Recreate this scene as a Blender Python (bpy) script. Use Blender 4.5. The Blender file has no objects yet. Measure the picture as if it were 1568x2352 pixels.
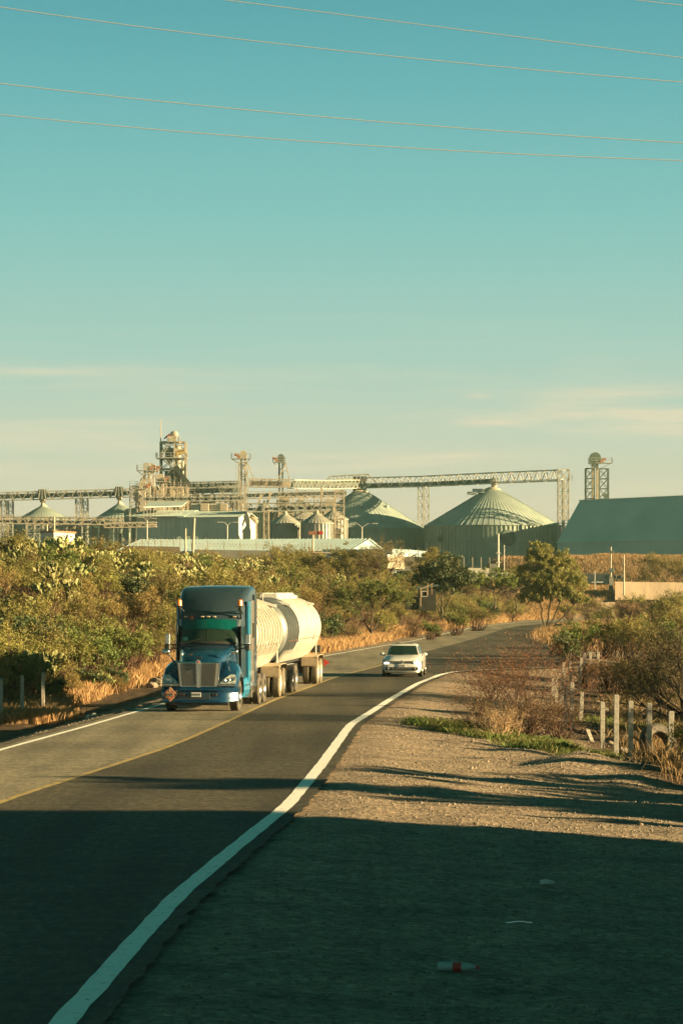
import bpy, math, random
import numpy as np
from mathutils import Vector, Matrix
R = math.radians; PI = math.pi
rnd = random.Random(7); rng = np.random.default_rng(7)
S = bpy.context.scene; COL = S.collection
CAMH, F0, HY = 3.86, 6200.0, 1358.0
def W(px, py, d): return Vector(((px-784)/F0*d, d, CAMH-(py-HY)/F0*d))
def M_(px, d): return px/F0*d            # pixels of the photograph to metres at distance d

# ---------------------------------------------------------------- materials
def pm(name, col, rough=.6, metal=0, col2=None, scale=3, bump=0, bscale=None, stretch=(1,1,1), thr=(.35,.65),
       vary=0, coat=0, transl=0, alpha=1, coord='Object', spec=.5, detail=6, emit=0, voro=False):
    m = bpy.data.materials.new(name); m.use_nodes = True; nt = m.node_tree; N = nt.nodes; L = nt.links
    b = N['Principled BSDF']; b.inputs['Roughness'].default_value = rough; b.inputs['Metallic'].default_value = metal
    b.inputs['Base Color'].default_value = (*col, 1); b.inputs['Specular IOR Level'].default_value = spec
    b.inputs['Coat Weight'].default_value = coat; b.inputs['Alpha'].default_value = alpha
    if emit:
        b.inputs['Emission Color'].default_value = (*col, 1); b.inputs['Emission Strength'].default_value = emit
    tc = N.new('ShaderNodeTexCoord'); mp = N.new('ShaderNodeMapping'); mp.inputs['Scale'].default_value = stretch
    L.new(tc.outputs[coord], mp.inputs['Vector'])
    src = None
    if col2 is not None:
        n = N.new('ShaderNodeTexNoise'); n.inputs['Scale'].default_value = scale; n.inputs['Detail'].default_value = detail
        n.inputs['Roughness'].default_value = .65
        L.new(mp.outputs[0], n.inputs['Vector'])
        r = N.new('ShaderNodeValToRGB'); r.color_ramp.elements[0].position = thr[0]; r.color_ramp.elements[1].position = thr[1]
        r.color_ramp.elements[0].color = (*col, 1); r.color_ramp.elements[1].color = (*col2, 1)
        L.new(n.outputs['Fac'], r.inputs['Fac']); src = r.outputs[0]
    if vary:
        oi = N.new('ShaderNodeObjectInfo'); mr = N.new('ShaderNodeMapRange')
        mr.inputs['To Min'].default_value = 1-vary; mr.inputs['To Max'].default_value = 1+vary
        L.new(oi.outputs['Random'], mr.inputs['Value'])
        h = N.new('ShaderNodeHueSaturation'); L.new(mr.outputs[0], h.inputs['Value'])
        m2 = N.new('ShaderNodeMapRange'); m2.inputs['To Min'].default_value = .5-.035*vary*3; m2.inputs['To Max'].default_value = .5+.03*vary*3
        ml = N.new('ShaderNodeMath'); ml.operation = 'FRACT'; mm = N.new('ShaderNodeMath'); mm.operation = 'MULTIPLY'; mm.inputs[1].default_value = 7.31
        L.new(oi.outputs['Random'], mm.inputs[0]); L.new(mm.outputs[0], ml.inputs[0]); L.new(ml.outputs[0], m2.inputs['Value'])
        L.new(m2.outputs[0], h.inputs['Hue'])
        if src: L.new(src, h.inputs['Color'])
        else: h.inputs['Color'].default_value = (*col, 1)
        src = h.outputs[0]
    if src: L.new(src, b.inputs['Base Color'])
    if bump:
        if voro:
            n2 = N.new('ShaderNodeTexVoronoi'); n2.inputs['Scale'].default_value = bscale or scale; o2 = n2.outputs['Distance']
        else:
            n2 = N.new('ShaderNodeTexNoise'); n2.inputs['Scale'].default_value = bscale or scale; n2.inputs['Detail'].default_value = 8; o2 = n2.outputs['Fac']
        L.new(mp.outputs[0], n2.inputs['Vector'])
        bp = N.new('ShaderNodeBump'); bp.inputs['Strength'].default_value = 1; bp.inputs['Distance'].default_value = bump
        L.new(o2, bp.inputs['Height']); L.new(bp.outputs[0], b.inputs['Normal'])
    if transl:
        tr = N.new('ShaderNodeBsdfTranslucent'); mx = N.new('ShaderNodeMixShader'); mx.inputs[0].default_value = transl
        if src: L.new(src, tr.inputs['Color'])
        else: tr.inputs['Color'].default_value = (*col, 1)
        L.new(b.outputs[0], mx.inputs[1]); L.new(tr.outputs[0], mx.inputs[2])
        L.new(mx.outputs[0], N['Material Output'].inputs['Surface'])
    return m

def asphalt(name, c1, c2, c3):
    m = bpy.data.materials.new(name); m.use_nodes = True; nt = m.node_tree; N = nt.nodes; L = nt.links; b = N['Principled BSDF']
    b.inputs['Roughness'].default_value = .82; b.inputs['Specular IOR Level'].default_value = .35; tc = N.new('ShaderNodeTexCoord')
    def no(sc, det, st=(1,1,1), rough=.6):
        mp = N.new('ShaderNodeMapping'); mp.inputs['Scale'].default_value = st; L.new(tc.outputs['Object'], mp.inputs[0])
        n = N.new('ShaderNodeTexNoise'); n.inputs['Scale'].default_value = sc; n.inputs['Detail'].default_value = det; n.inputs['Roughness'].default_value = rough; L.new(mp.outputs[0], n.inputs['Vector']); return n.outputs['Fac']
    def ra(f, st):
        r = N.new('ShaderNodeValToRGB'); e = r.color_ramp.elements
        while len(e) < len(st): e.new(.5)
        for q, (p, c) in zip(e, st): q.position = p; q.color = (*c, 1)
        L.new(f, r.inputs['Fac']); return r.outputs[0]
    def mul(a, b_):
        x = N.new('ShaderNodeMix'); x.data_type = 'RGBA'; x.blend_type = 'MULTIPLY'; x.inputs['Factor'].default_value = 1; L.new(a, x.inputs[6]); L.new(b_, x.inputs[7]); return x.outputs[2]
    base = ra(no(7, 10, (1,.35,1), rough=.85), [(.34, c1), (.5, c2), (.68, c3)])
    patch = ra(no(.35, 5, (1,.35,1)), [(.35,(.72,.72,.72)), (.5,(1,1,1)), (.7,(1.25,1.22,1.18))])
    crk = ra(no(1.0, 7, (.16,2.6,1), .7), [(.47,(1,1,1)), (.49,(.55,.55,.55)), (.50,(.55,.55,.55)), (.52,(1,1,1))])
    trk = ra(no(.9, 3, (1,.035,1), .5), [(.38,(.78,.78,.78)), (.5,(1,1,1)), (.64,(1.18,1.16,1.12))])
    L.new(mul(mul(mul(base, patch), crk), trk), b.inputs['Base Color'])
    bp = N.new('ShaderNodeBump'); bp.inputs['Distance'].default_value = .022; L.new(no(30, 8, rough=.75), bp.inputs['Height']); L.new(bp.outputs[0], b.inputs['Normal']); return m
MT = dict(
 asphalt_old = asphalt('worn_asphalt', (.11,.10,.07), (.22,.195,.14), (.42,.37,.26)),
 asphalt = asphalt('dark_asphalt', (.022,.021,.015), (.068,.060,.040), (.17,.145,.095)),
 paint_white = pm('road_paint_white', (.92,.91,.86), .7, col2=(.40,.38,.33), scale=7, thr=(.55,.72), bump=.004, bscale=40),
 paint_yellow = pm('road_paint_yellow', (.46,.33,.11), .75, col2=(.17,.14,.09), scale=3, thr=(.44,.66)),
 soil = pm('soil', (.23,.16,.10), .95, col2=(.13,.10,.07), scale=.7, bump=.05, bscale=6),
 dry = pm('dry_grass', (.40,.26,.13), .8, col2=(.26,.17,.08), scale=.5, transl=.25),
 undergrowth = pm('undergrowth_leaf', (.17,.14,.055), .8, col2=(.26,.19,.085), scale=.5, transl=.25),
 dry_pink = pm('dry_grass_pale', (.52,.33,.16), .8, col2=(.34,.215,.10), scale=.5, transl=.25),
 green_grass = pm('green_grass', (.08,.17,.02), .7, col2=(.24,.21,.08), scale=1.6, transl=.25),
 olive = pm('leaf_olive', (.16,.15,.04), .75, col2=(.26,.215,.065), scale=.9, vary=.28, transl=.25),
 brown = pm('leaf_brown', (.23,.16,.075), .8, col2=(.15,.11,.05), scale=1.2, vary=.25, transl=.2),
 green = pm('leaf_green', (.10,.14,.03), .7, col2=(.20,.205,.055), scale=1.1, vary=.25, transl=.25),
 dgreen = pm('leaf_dark_green', (.035,.065,.022), .6, col2=(.08,.10,.03), scale=1.2, vary=.2, transl=.12),
 pepper = pm('leaf_pepper', (.15,.17,.045), .7, col2=(.31,.27,.08), scale=.5, transl=.3),
 nopal = pm('cactus_pad', (.19,.215,.07), .6, col2=(.28,.27,.11), scale=3, vary=.3, bump=.01, bscale=30),
 red_leaf = pm('leaf_reddish', (.17,.06,.035), .8, col2=(.24,.12,.05), scale=3, transl=.2),
 bark = pm('bark', (.05,.038,.028), .9, col2=(.09,.065,.045), scale=6, bump=.02, bscale=18),
 twig = pm('twig', (.11,.055,.035), .85, col2=(.05,.03,.022), scale=3),
 paletwig = pm('pale_twig', (.50,.36,.22), .85, col2=(.36,.25,.15), scale=3),
 concrete = pm('concrete', (.50,.47,.41), .9, col2=(.32,.30,.26), scale=7, bump=.008, bscale=30),
 gravelrock = pm('gravel_rock', (.30,.25,.20), .95, col2=(.14,.12,.095), scale=9),
 mesq = pm('leaf_mesquite', (.045,.05,.016), .75, col2=(.12,.095,.03), scale=1.2, transl=.15),
 clod = pm('clod', (.09,.065,.045), .95, col2=(.20,.15,.10), scale=1.5),
 rock = pm('rock', (.34,.28,.22), .9, col2=(.19,.155,.12), scale=4, bump=.03, bscale=9, vary=.2),
 teal = pm('truck_paint_teal', (.004,.034,.085), .26, .25, col2=(.007,.048,.105), scale=2, coat=.9),
 tealdark = pm('truck_paint_charcoal', (.026,.052,.075), .36, .3, col2=(.04,.062,.08), scale=4, coat=.5),
 cyan = pm('truck_paint_cyan', (.010,.20,.36), .35, .1, col2=(.015,.17,.30), scale=2, coat=.6),
 silverpaint = pm('truck_paint_silver', (.32,.30,.28), .35, .6, col2=(.25,.24,.23), scale=3, coat=.5),
 chrome = pm('chrome', (.75,.77,.75), .2, 1, col2=(.60,.62,.61), scale=6),
 black = pm('black_plastic', (.015,.017,.017), .5, col2=(.03,.03,.03), scale=8),
 rubber = pm('tyre_rubber', (.045,.042,.038), .85, col2=(.11,.095,.075), scale=5, bump=.006, bscale=30),
 dustrubber = pm('dusty_tyre', (.11,.095,.07), .9, col2=(.17,.145,.10), scale=4, bump=.006, bscale=30),
 grille = pm('grille_mesh', (.045,.05,.04), .5, .4, col2=(.10,.10,.08), scale=55, thr=(.45,.55), bump=.01, bscale=60),
 visor = pm('tinted_visor', (.0,.085,.08), .22, col2=(.003,.06,.058), scale=2),
 glass = pm('windscreen_glass', (.012,.022,.018), .06, col2=(.02,.035,.02), scale=2, spec=.8),
 lens = pm('lamp_lens', (.62,.66,.63), .2, .3, col2=(.26,.29,.28), scale=11, coat=1),
 litlens = pm('lit_headlamp', (1,.80,.55), .3, emit=1.6),
 amber = pm('amber_lens', (.75,.20,.02), .25, col2=(.9,.30,.04), scale=9, coat=.6),
 redlens = pm('red_lens', (.55,.05,.03), .4, col2=(.4,.04,.03), scale=6),
 tank = pm('tank_cream_paint', (.62,.60,.55), .34, 0, col2=(.44,.41,.36), scale=1.0, thr=(.35,.75), coat=.3, stretch=(1,1.6,.5)),
 tankshade = pm('tank_shade_grey', (.20,.22,.22), .45, .35, col2=(.12,.14,.14), scale=2.2, thr=(.3,.75), stretch=(1,3,1)),  # tree shade on the rear tank, put into a darker grey
 tankband = pm('tank_band', (.55,.52,.46), .5, col2=(.42,.38,.31), scale=3),
 mudflap = pm('dusty_mudguard', (.27,.22,.15), .8, col2=(.36,.30,.21), scale=4),
 carwhite = pm('car_white_paint', (.70,.69,.66), .3, col2=(.64,.63,.60), scale=2, coat=.8),
 plate = pm('number_plate', (.55,.56,.54), .5, col2=(.48,.48,.47), scale=12),
 ink = pm('plate_ink', (.03,.035,.04), .6),
 orange = pm('hazard_orange', (.42,.13,.06), .6, col2=(.34,.11,.06), scale=8),
 cream = pm('hazard_cream', (.55,.42,.30), .6),
 galv = pm('galvanised_steel', (.46,.45,.40), .6, .2, col2=(.34,.34,.30), scale=.6, vary=.08),
 galvroof = pm('silo_roof_steel', (.38,.45,.42), .6, .1, col2=(.27,.33,.31), scale=.22),
 silowall = pm('silo_wall_steel', (.36,.42,.36), .65, .1, col2=(.25,.30,.26), scale=.3, stretch=(1,1,.3)),
 creamsteel = pm('cream_painted_steel', (.48,.42,.32), .6, col2=(.36,.31,.24), scale=.8),
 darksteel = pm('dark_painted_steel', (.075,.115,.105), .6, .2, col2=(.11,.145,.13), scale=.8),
 rust = pm('rusty_steel', (.25,.10,.06), .8, col2=(.34,.17,.10), scale=2),
 shedwall = pm('shed_wall_panel', (.66,.66,.56), .8, col2=(.56,.57,.48), scale=.35, stretch=(1,1,.4)),
 shedroof = pm('shed_roof_sheet', (.36,.44,.42), .6, .1, col2=(.29,.36,.35), scale=.5),
 blueroof = pm('blue_grey_roof', (.40,.50,.52), .6, .1, col2=(.32,.42,.44), scale=.6),
 greenroof = pm('green_roof_sheet', (.46,.61,.565), .65, .1, col2=(.38,.53,.49), scale=.10),
 creamwall = pm('cream_wall', (.20,.155,.105), .85, col2=(.14,.11,.075), scale=.5),
 greywall = pm('grey_block_wall', (.22,.22,.19), .9, col2=(.16,.16,.14), scale=1),
 bluecab = pm('navy_tarp', (.02,.06,.13), .6, col2=(.03,.07,.13), scale=2),
 whitepaint = pm('white_paint', (.6,.58,.52), .6, col2=(.5,.48,.43), scale=2),
 red = pm('red_fabric', (.5,.04,.08), .7, col2=(.38,.03,.06), scale=3),
 yellow = pm('yellow_paint', (.6,.40,.05), .6),
 wire = pm('wire_metal', (.5,.43,.32), .7),
 darkwire = pm('dark_wire', (.14,.10,.07), .7, .3),
 plastic = pm('clear_plastic', (.32,.42,.38), .2, col2=(.24,.34,.31), scale=8),
 darkwood = pm('charred_wood', (.03,.035,.03), .9, col2=(.07,.06,.045), scale=5, bump=.02, bscale=12),
 hut = pm('hut_boards', (.014,.017,.014), .9, col2=(.03,.028,.022), scale=3),
)
# ---------------------------------------------------------------- mesh builder
class MB:
    def __init__(s): s.V = []; s.F = []; s.I = []; s.mi = 0
    def add(s, V, F):
        o = len(s.V); s.V += [tuple(v) for v in V]; s.F += [tuple(i+o for i in f) for f in F]; s.I += [s.mi]*len(F); return s
    def box(s, c, d, rz=0, M=None):
        x, y, z = d[0]/2, d[1]/2, d[2]/2
        P = [Vector(p) for p in ((-x,-y,-z),(x,-y,-z),(x,y,-z),(-x,y,-z),(-x,-y,z),(x,-y,z),(x,y,z),(-x,y,z))]
        Q = M if M else Matrix.Rotation(rz, 3, 'Z'); c = Vector(c)
        return s.add([Q@p+c for p in P], [(0,3,2,1),(4,5,6,7),(0,1,5,4),(1,2,6,5),(2,3,7,6),(3,0,4,7)])
    def bar(s, p, q, w=.15, h=None):
        p, q = Vector(p), Vector(q); a = q-p
        if a.length < 1e-6: return s
        h = h or w
        t = a.normalized(); u = t.cross(Vector((0,0,1)))
        u = Vector((1,0,0)) if u.length < 1e-3 else u.normalized()
        v = u.cross(t); u = u*w/2; v = v*h/2
        return s.add([p-u-v,p+u-v,p+u+v,p-u+v,q-u-v,q+u-v,q+u+v,q-u+v], [(0,1,2,3),(7,6,5,4),(0,4,5,1),(1,5,6,2),(2,6,7,3),(3,7,4,0)])
    def tube(s, p, q, r, r2=None, n=8, cap=True):
        p, q = Vector(p), Vector(q); r2 = r if r2 is None else r2; t = (q-p)
        if t.length < 1e-6: return s
        t.normalize(); u = t.cross(Vector((.3,.1,1))).normalized(); v = t.cross(u)
        A = [p+(u*math.cos(2*PI*i/n)+v*math.sin(2*PI*i/n))*r for i in range(n)]
        B = [q+(u*math.cos(2*PI*i/n)+v*math.sin(2*PI*i/n))*r2 for i in range(n)]
        f = [(i,(i+1)%n,n+(i+1)%n,n+i) for i in range(n)]
        if cap: f += [tuple(range(n))[::-1], tuple(range(n,2*n))]
        return s.add(A+B, f)
    def path(s, P, r, n=6):
        for a, b in zip(P[:-1], P[1:]): s.tube(a, b, r, n=n)
        return s
    def lathe(s, prof, o, ax, n=24, close=False):
        o = Vector(o); ax = Vector(ax).normalized(); u = ax.cross(Vector((.31,.17,1)) if abs(ax.z) < .9 else Vector((1,0,0))).normalized(); v = ax.cross(u)
        V = []
        for r, t in prof:
            for i in range(n):
                a = 2*PI*i/n; V.append(o+ax*t+(u*math.cos(a)+v*math.sin(a))*max(r, 1e-4))
        k = len(prof); F = []
        for j in range(k-1):
            for i in range(n):
                F.append((j*n+i, j*n+(i+1)%n, (j+1)*n+(i+1)%n, (j+1)*n+i))
        return s.add(V, F)
    def loft(s, rings, closed=True, caps=True):
        n = len(rings[0]); V = [p for r in rings for p in r]; F = []
        for j in range(len(rings)-1):
            for i in range(n if closed else n-1):
                F.append((j*n+i, j*n+(i+1)%n, (j+1)*n+(i+1)%n, (j+1)*n+i))
        if caps: F += [tuple(range(n))[::-1], tuple(range((len(rings)-1)*n, len(rings)*n))]
        return s.add(V, F)
    def sphere(s, c, r, n=10, sc=(1,1,1)):
        V = []; F = []; m = n//2
        for j in range(m+1):
            for i in range(n):
                a, b = PI*j/m, 2*PI*i/n
                V.append((c[0]+r*sc[0]*math.sin(a)*math.cos(b), c[1]+r*sc[1]*math.sin(a)*math.sin(b), c[2]+r*sc[2]*math.cos(a)))
        for j in range(m):
            for i in range(n): F.append((j*n+i, (j+1)*n+i, (j+1)*n+(i+1)%n, j*n+(i+1)%n))
        return s.add(V, F)
    def build(s, name, mat, parent=None, smooth=False, bevel=0, world=False, fix=True):
        me = bpy.data.meshes.new(name)
        off = Vector(parent.location) if (parent is not None and world) else Vector((0,0,0))
        V = [(v[0]-off.x, v[1]-off.y, v[2]-off.z) for v in s.V]
        me.from_pydata(V, [], s.F)
        ms = mat if isinstance(mat, (list, tuple)) else [mat]
        for m in ms: me.materials.append(m)
        if len(ms) > 1: me.polygons.foreach_set('material_index', s.I)
        if smooth: me.polygons.foreach_set('use_smooth', [True]*len(me.polygons))
        me.update()
        if fix:
            import bmesh
            b = bmesh.new(); b.from_mesh(me); bmesh.ops.recalc_face_normals(b, faces=b.faces); b.to_mesh(me); b.free()
        o = bpy.data.objects.new(name, me); COL.objects.link(o)
        if parent is not None: o.parent = parent
        if bevel:
            bv = o.modifiers.new('b', 'BEVEL'); bv.width = bevel; bv.segments = 2; bv.limit_method = 'ANGLE'; bv.angle_limit = R(35)
        if smooth and bevel == 0 and smooth != 'all':
            try: me.set_sharp_from_angle(angle=R(42))
            except Exception: pass
        return o
def tag(o, label=None, cat=None, group=None, kind=None):
    if label: o['label'] = label
    if cat: o['category'] = cat
    if group: o['group'] = group
    if kind: o['kind'] = kind
    return o
def thing(name, label, cat, loc=(0,0,0), rz=0, group=None):
    o = bpy.data.objects.new(name, None); COL.objects.link(o); o.location = loc; o.rotation_euler = (0,0,rz)
    o.empty_display_size = .3
    return tag(o, label, cat, group)
def copy_tree(o, parent=None):
    c = o.copy(); COL.objects.link(c)
    if parent is not None: c.parent = parent
    for ch in [k for k in bpy.data.objects if k.parent == o]: copy_tree(ch, c)
    return c
def text_mesh(txt, size, mat, parent, loc, name='lettering', rot=(PI/2,0,0), ext=.004):
    cu = bpy.data.curves.new('t', 'FONT'); cu.body = txt; cu.size = size; cu.align_x = 'CENTER'; cu.align_y = 'CENTER'; cu.extrude = ext
    t = bpy.data.objects.new('t', cu); COL.objects.link(t); bpy.context.view_layer.update()
    me = bpy.data.meshes.new_from_object(t); bpy.data.objects.remove(t)
    me.materials.clear(); me.materials.append(mat)
    o = bpy.data.objects.new(name, me); COL.objects.link(o); o.parent = parent; o.location = loc; o.rotation_euler = rot
    return o

# ---------------------------------------------------------------- ground plan
LD = np.array([-40, 24, 40, 50, 65.6, 77.2, 93, 120, 140, 160.6, 172, 188, 210, 247, 280, 303, 340, 372, 400, 432, 470.])
LX = np.array([-13, -11.3, -10.3, -9.5, -8.3, -7.27, -6.07, -4.4, -3.0, -1.0, .5, 2.6, 5.6, 9.6, 13.2, 16.4, 23, 31, 43, 75, 140.])
RD = np.array([-40, 24, 34, 42, 48.6, 59.5, 78, 86, 97, 113, 125, 130.5, 133.5, 137, 150, 175, 205, 225, 240, 268, 303, 338, 375, 405, 450.])
RX = np.array([-4.5, -2.5, -2.1, -1.5, -.97, -.47, .25, .92, 1.8, 3.2, 4.6, 5.6, 8.0, 11.2, 12.6, 13.8, 14.6, 15.2, 16.6, 19.4, 24, 32, 45, 70, 140.])
CD = np.array([-40, 24, 40, 50.2, 56, 67, 78, 94.2, 107.8, 121.5, 137.5, 165, 205, 235, 280, 303, 340, 372, 404, 440.])
CX = np.array([-8.8, -7.6, -6.9, -6.2, -5.5, -4.25, -3.5, -2.5, -1.35, -.25, 1.75, 4.5, 9.2, 12.4, 17, 20.3, 27.5, 38, 57, 108.])
FD = np.array([-40, 24, 60, 85, 103, 116, 133, 150, 168, 188, 247, 292, 357, 400, 450])
FX = np.array([-19, -18, -15.5, -14.0, -13.1, -12.0, -10.0, -6.5, -1.9, .5, 7, 12.8, 23, 38, 80])
def sm(a, it=2):
    return a
def xl(d): return np.interp(d, LD, LX)
def xr(d): return np.interp(d, RD, RX)
def xf(d): return np.interp(d, FD, FX)
def ss(t): t = np.clip(t, 0, 1); return t*t*(3-2*t)
def nz(x, y, f):
    return (np.sin(x*f*1.3+y*f*.7+1.7)+np.sin(x*f*.6-y*f*1.1+.3)+np.sin(x*f*2.1+y*f*.4+4)*.5+np.sin(-x*f*1.7+y*f*1.9)*.5)/3
def h(x, d):
    x = np.asarray(x, float); d = np.asarray(d, float)
    z = np.zeros(np.broadcast(x, d).shape)
    s = xf(d)-x                                           # metres left of the foot of the bank
    bk = ss((d-20)/50)*(1-ss((x+5)/20)*ss((d-385)/30))
    z = z+4.6*ss(s/17.)*bk+.35*nz(x, d, .35)*ss(s/4)
    z = z-1.05*np.clip((xl(d)-x-.7)/4.0, 0, 1)*(1-ss((d-112)/45))*(1+.10*nz(x, d, .5))
    t = x-xr(d)-.5                                        # metres right of the carriageway
    k = .05+.045*ss((d-42)/30)
    tt = np.clip(t, 0, 9.5)
    drop = -k*tt*(1-ss((d-130)/60))
    z = z+np.where(t > 0, drop, 0)+np.where(t > 0, (.05*nz(x, d, .9)+.03*nz(x, d, 2.3))*ss(t/1.5), 0)
    # heaped earth at the end of the gravel, low hollow behind the fence
    z = z+.22*np.exp(-(((x-7.9)/1.7)**2+((d-66)/3.5)**2))+.10*np.where(t > 1.5, np.sin(x*2.1+d*.9)*np.sin(d*1.7-x*.6), 0)*ss((t-2)/3)*(1-ss((t-11)/3))*ss((d-57)/6)*(1-ss((d-95)/10))+.30*np.exp(-(((x-5.9)/1.3)**2+((d-66)/3)**2))
    # rising ground on the right far away: verge, then the grassy mound in front of the big warehouse
    g = ss((d-374)/30)*ss((x-18)/12)
    z = z+g*4.3+ss((d-455)/35)*ss((x-16)/14)*(1-ss((d-505)/30))*(5.6+.5*nz(x, d, .12))
    z = z+ss((d-330)/60)*(1-ss((x-5)/25))*0.0
    on = (x > xl(d)-.8) & (x < xr(d)+.8) & (d < 440)
    return np.where(on, -.06, z-.02)
def hz(x, d): return float(h(x, d))

def grid_sheet(name, xs, ds, mat):
    X, D = np.meshgrid(xs, ds); Z = h(X, D); n, m = len(xs), len(ds)
    V = np.stack([X, D, Z], -1).reshape(-1, 3)
    i = (np.arange(m-1)[:, None]*n+np.arange(n-1)[None, :]).reshape(-1)
    Fc = np.stack([i, i+1, i+n+1, i+n], -1)
    me = bpy.data.meshes.new(name); me.from_pydata(V.tolist(), [], Fc.tolist()); me.materials.append(mat)
    me.polygons.foreach_set('use_smooth', [True]*len(Fc)); me.update()
    o = bpy.data.objects.new(name, me); COL.objects.link(o); return o

# ground material: gravel on the right of the road, litter soil elsewhere (by its own noise, in metres)
def ground_mat():
    m = bpy.data.materials.new('ground_gravel_and_soil'); m.use_nodes = True; nt = m.node_tree; N = nt.nodes; L = nt.links
    b = N['Principled BSDF']; b.inputs['Roughness'].default_value = .95; b.inputs['Specular IOR Level'].default_value = .2
    tc = N.new('ShaderNodeTexCoord')
    def noise(sc, det=6, rough=.6):
        n = N.new('ShaderNodeTexNoise'); n.inputs['Scale'].default_value = sc; n.inputs['Detail'].default_value = det
        n.inputs['Roughness'].default_value = rough; L.new(tc.outputs['Object'], n.inputs['Vector']); return n.outputs['Fac']
    def ramp(f, stops):
        r = N.new('ShaderNodeValToRGB'); e = r.color_ramp.elements
        while len(e) < len(stops): e.new(.5)
        for q, (p, c) in zip(e, stops): q.position = p; q.color = (*c, 1)
        L.new(f, r.inputs['Fac']); return r.outputs[0]
    grav = ramp(noise(7, 8, .75), [(.30,(.075,.06,.046)), (.45,(.25,.195,.145)), (.57,(.37,.295,.22)), (.74,(.64,.52,.40))])
    soil = ramp(noise(1.6, 8, .7), [(.3,(.03,.024,.017)), (.5,(.085,.058,.037)), (.72,(.22,.145,.085))])
    at = N.new('ShaderNodeAttribute'); at.attribute_name = 'gravel'
    mx = N.new('ShaderNodeMix'); mx.data_type = 'RGBA'
    L.new(at.outputs['Fac'], mx.inputs['Factor']); L.new(soil, mx.inputs[6]); L.new(grav, mx.inputs[7])
    big = ramp(noise(.9, 7, .7), [(.32,(.55,.56,.56)), (.5,(.95,.95,.95)), (.68,(1.25,1.2,1.15))])
    m2 = N.new('ShaderNodeMix'); m2.data_type = 'RGBA'; m2.blend_type = 'MULTIPLY'; m2.inputs['Factor'].default_value = 1
    L.new(mx.outputs[2], m2.inputs[6]); L.new(big, m2.inputs[7]); L.new(m2.outputs[2], b.inputs['Base Color'])
    v = N.new('ShaderNodeTexVoronoi'); v.inputs['Scale'].default_value = 9; L.new(tc.outputs['Object'], v.inputs['Vector'])
    ad = N.new('ShaderNodeMath'); L.new(v.outputs['Distance'], ad.inputs[0]); L.new(noise(22, 8, .7), ad.inputs[1])
    bp = N.new('ShaderNodeBump'); bp.inputs['Distance'].default_value = .045; L.new(ad.outputs[0], bp.inputs['Height']); L.new(bp.outputs[0], b.inputs['Normal'])
    return m
xs = np.concatenate([np.linspace(-600,-120,12)[:-1], np.linspace(-120,-30,30)[:-1], np.arange(-30,26,.45), np.linspace(26,120,50)[1:], np.linspace(120,600,12)[1:]])
ds = np.concatenate([np.linspace(-150,20,12)[:-1], np.arange(20,140,.7), np.linspace(140,520,260)[1:], np.linspace(520,950,30)[1:]])
G = grid_sheet('ground', xs, ds, ground_mat()); tag(G, 'gravel and dry soil on both sides of the road', None, kind='structure')
co = np.empty(len(G.data.vertices)*3); G.data.vertices.foreach_get('co', co); co = co.reshape(-1,3)
tR = co[:,0]-xr(co[:,1]); tL = xl(co[:,1])-co[:,0]
gr = ss((tR+1)/1)*(1-ss((tR-(7.2+1.0*nz(co[:,0],co[:,1],.5)-2.2*ss((co[:,1]-72)/10)))/1.5))*(1-ss((co[:,1]-330)/40))
gr = np.maximum(gr, ss((tL+1)/1)*(1-ss((tL-2.6)/1.5))*.75)
a = G.data.attributes.new('gravel', 'FLOAT', 'POINT'); a.data.foreach_set('value', gr.astype(np.float32))

def strip(name, fl, fr, z, d0, d1, mat, label, step=1.0, rag=0.0, crosses=2, kind='structure'):
    dd = np.arange(d0, d1, step); V = []; F = []
    for i, d in enumerate(dd):
        a_, b_ = float(fl(d)), float(fr(d))
        a_ += rag*float(nz(d, 3., 2.1)+.6*nz(d, 9., 6)); b_ += rag*float(nz(d, 17., 1.9)+.6*nz(d, 5., 7))
        for k in range(crosses): V.append((a_+(b_-a_)*k/(crosses-1), d, z))
    c = crosses
    for i in range(len(dd)-1):
        for k in range(c-1): F.append((i*c+k, i*c+k+1, (i+1)*c+k+1, (i+1)*c+k))
    mb = MB(); mb.add(V, F); o = mb.build(name, mat, fix=False); tag(o, label, None, kind=kind); return o
def smoothed(D, X, w=6.0):
    q = np.linspace(-1, 1, 9)*w; g = np.exp(-(q/w*1.6)**2); g /= g.sum()
    def f(d, D=D, X=X): return float(sum(gi*np.interp(d+qi, D, X) for gi, qi in zip(g, q)))
    return f
fl, fr, fc = smoothed(LD, LX), smoothed(RD, RX, 3.0), smoothed(CD, CX)
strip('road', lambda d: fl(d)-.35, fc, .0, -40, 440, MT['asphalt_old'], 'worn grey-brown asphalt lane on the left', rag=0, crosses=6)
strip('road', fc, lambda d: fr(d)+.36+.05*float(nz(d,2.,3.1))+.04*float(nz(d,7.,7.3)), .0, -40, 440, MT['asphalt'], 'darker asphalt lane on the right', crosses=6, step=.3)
strip('road_edge_line', lambda d: fr(d)-.12, lambda d: fr(d)+.13, .005, -20, 136.5, MT['paint_white'], 'white edge line along the gravel side of the road', step=.35, rag=.012)
strip('road_edge_line', lambda d: fl(d)-.07, lambda d: fl(d)+.08, .005, -20, 430, MT['paint_white'], 'white edge line along the left verge', step=.8, rag=.008)
strip('road_centre_line', lambda d: fc(d)-.07, lambda d: fc(d)+.08, .006, 20, 143, MT['paint_yellow'], 'faded yellow centre line between the two lanes', step=.5, rag=.012)

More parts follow.
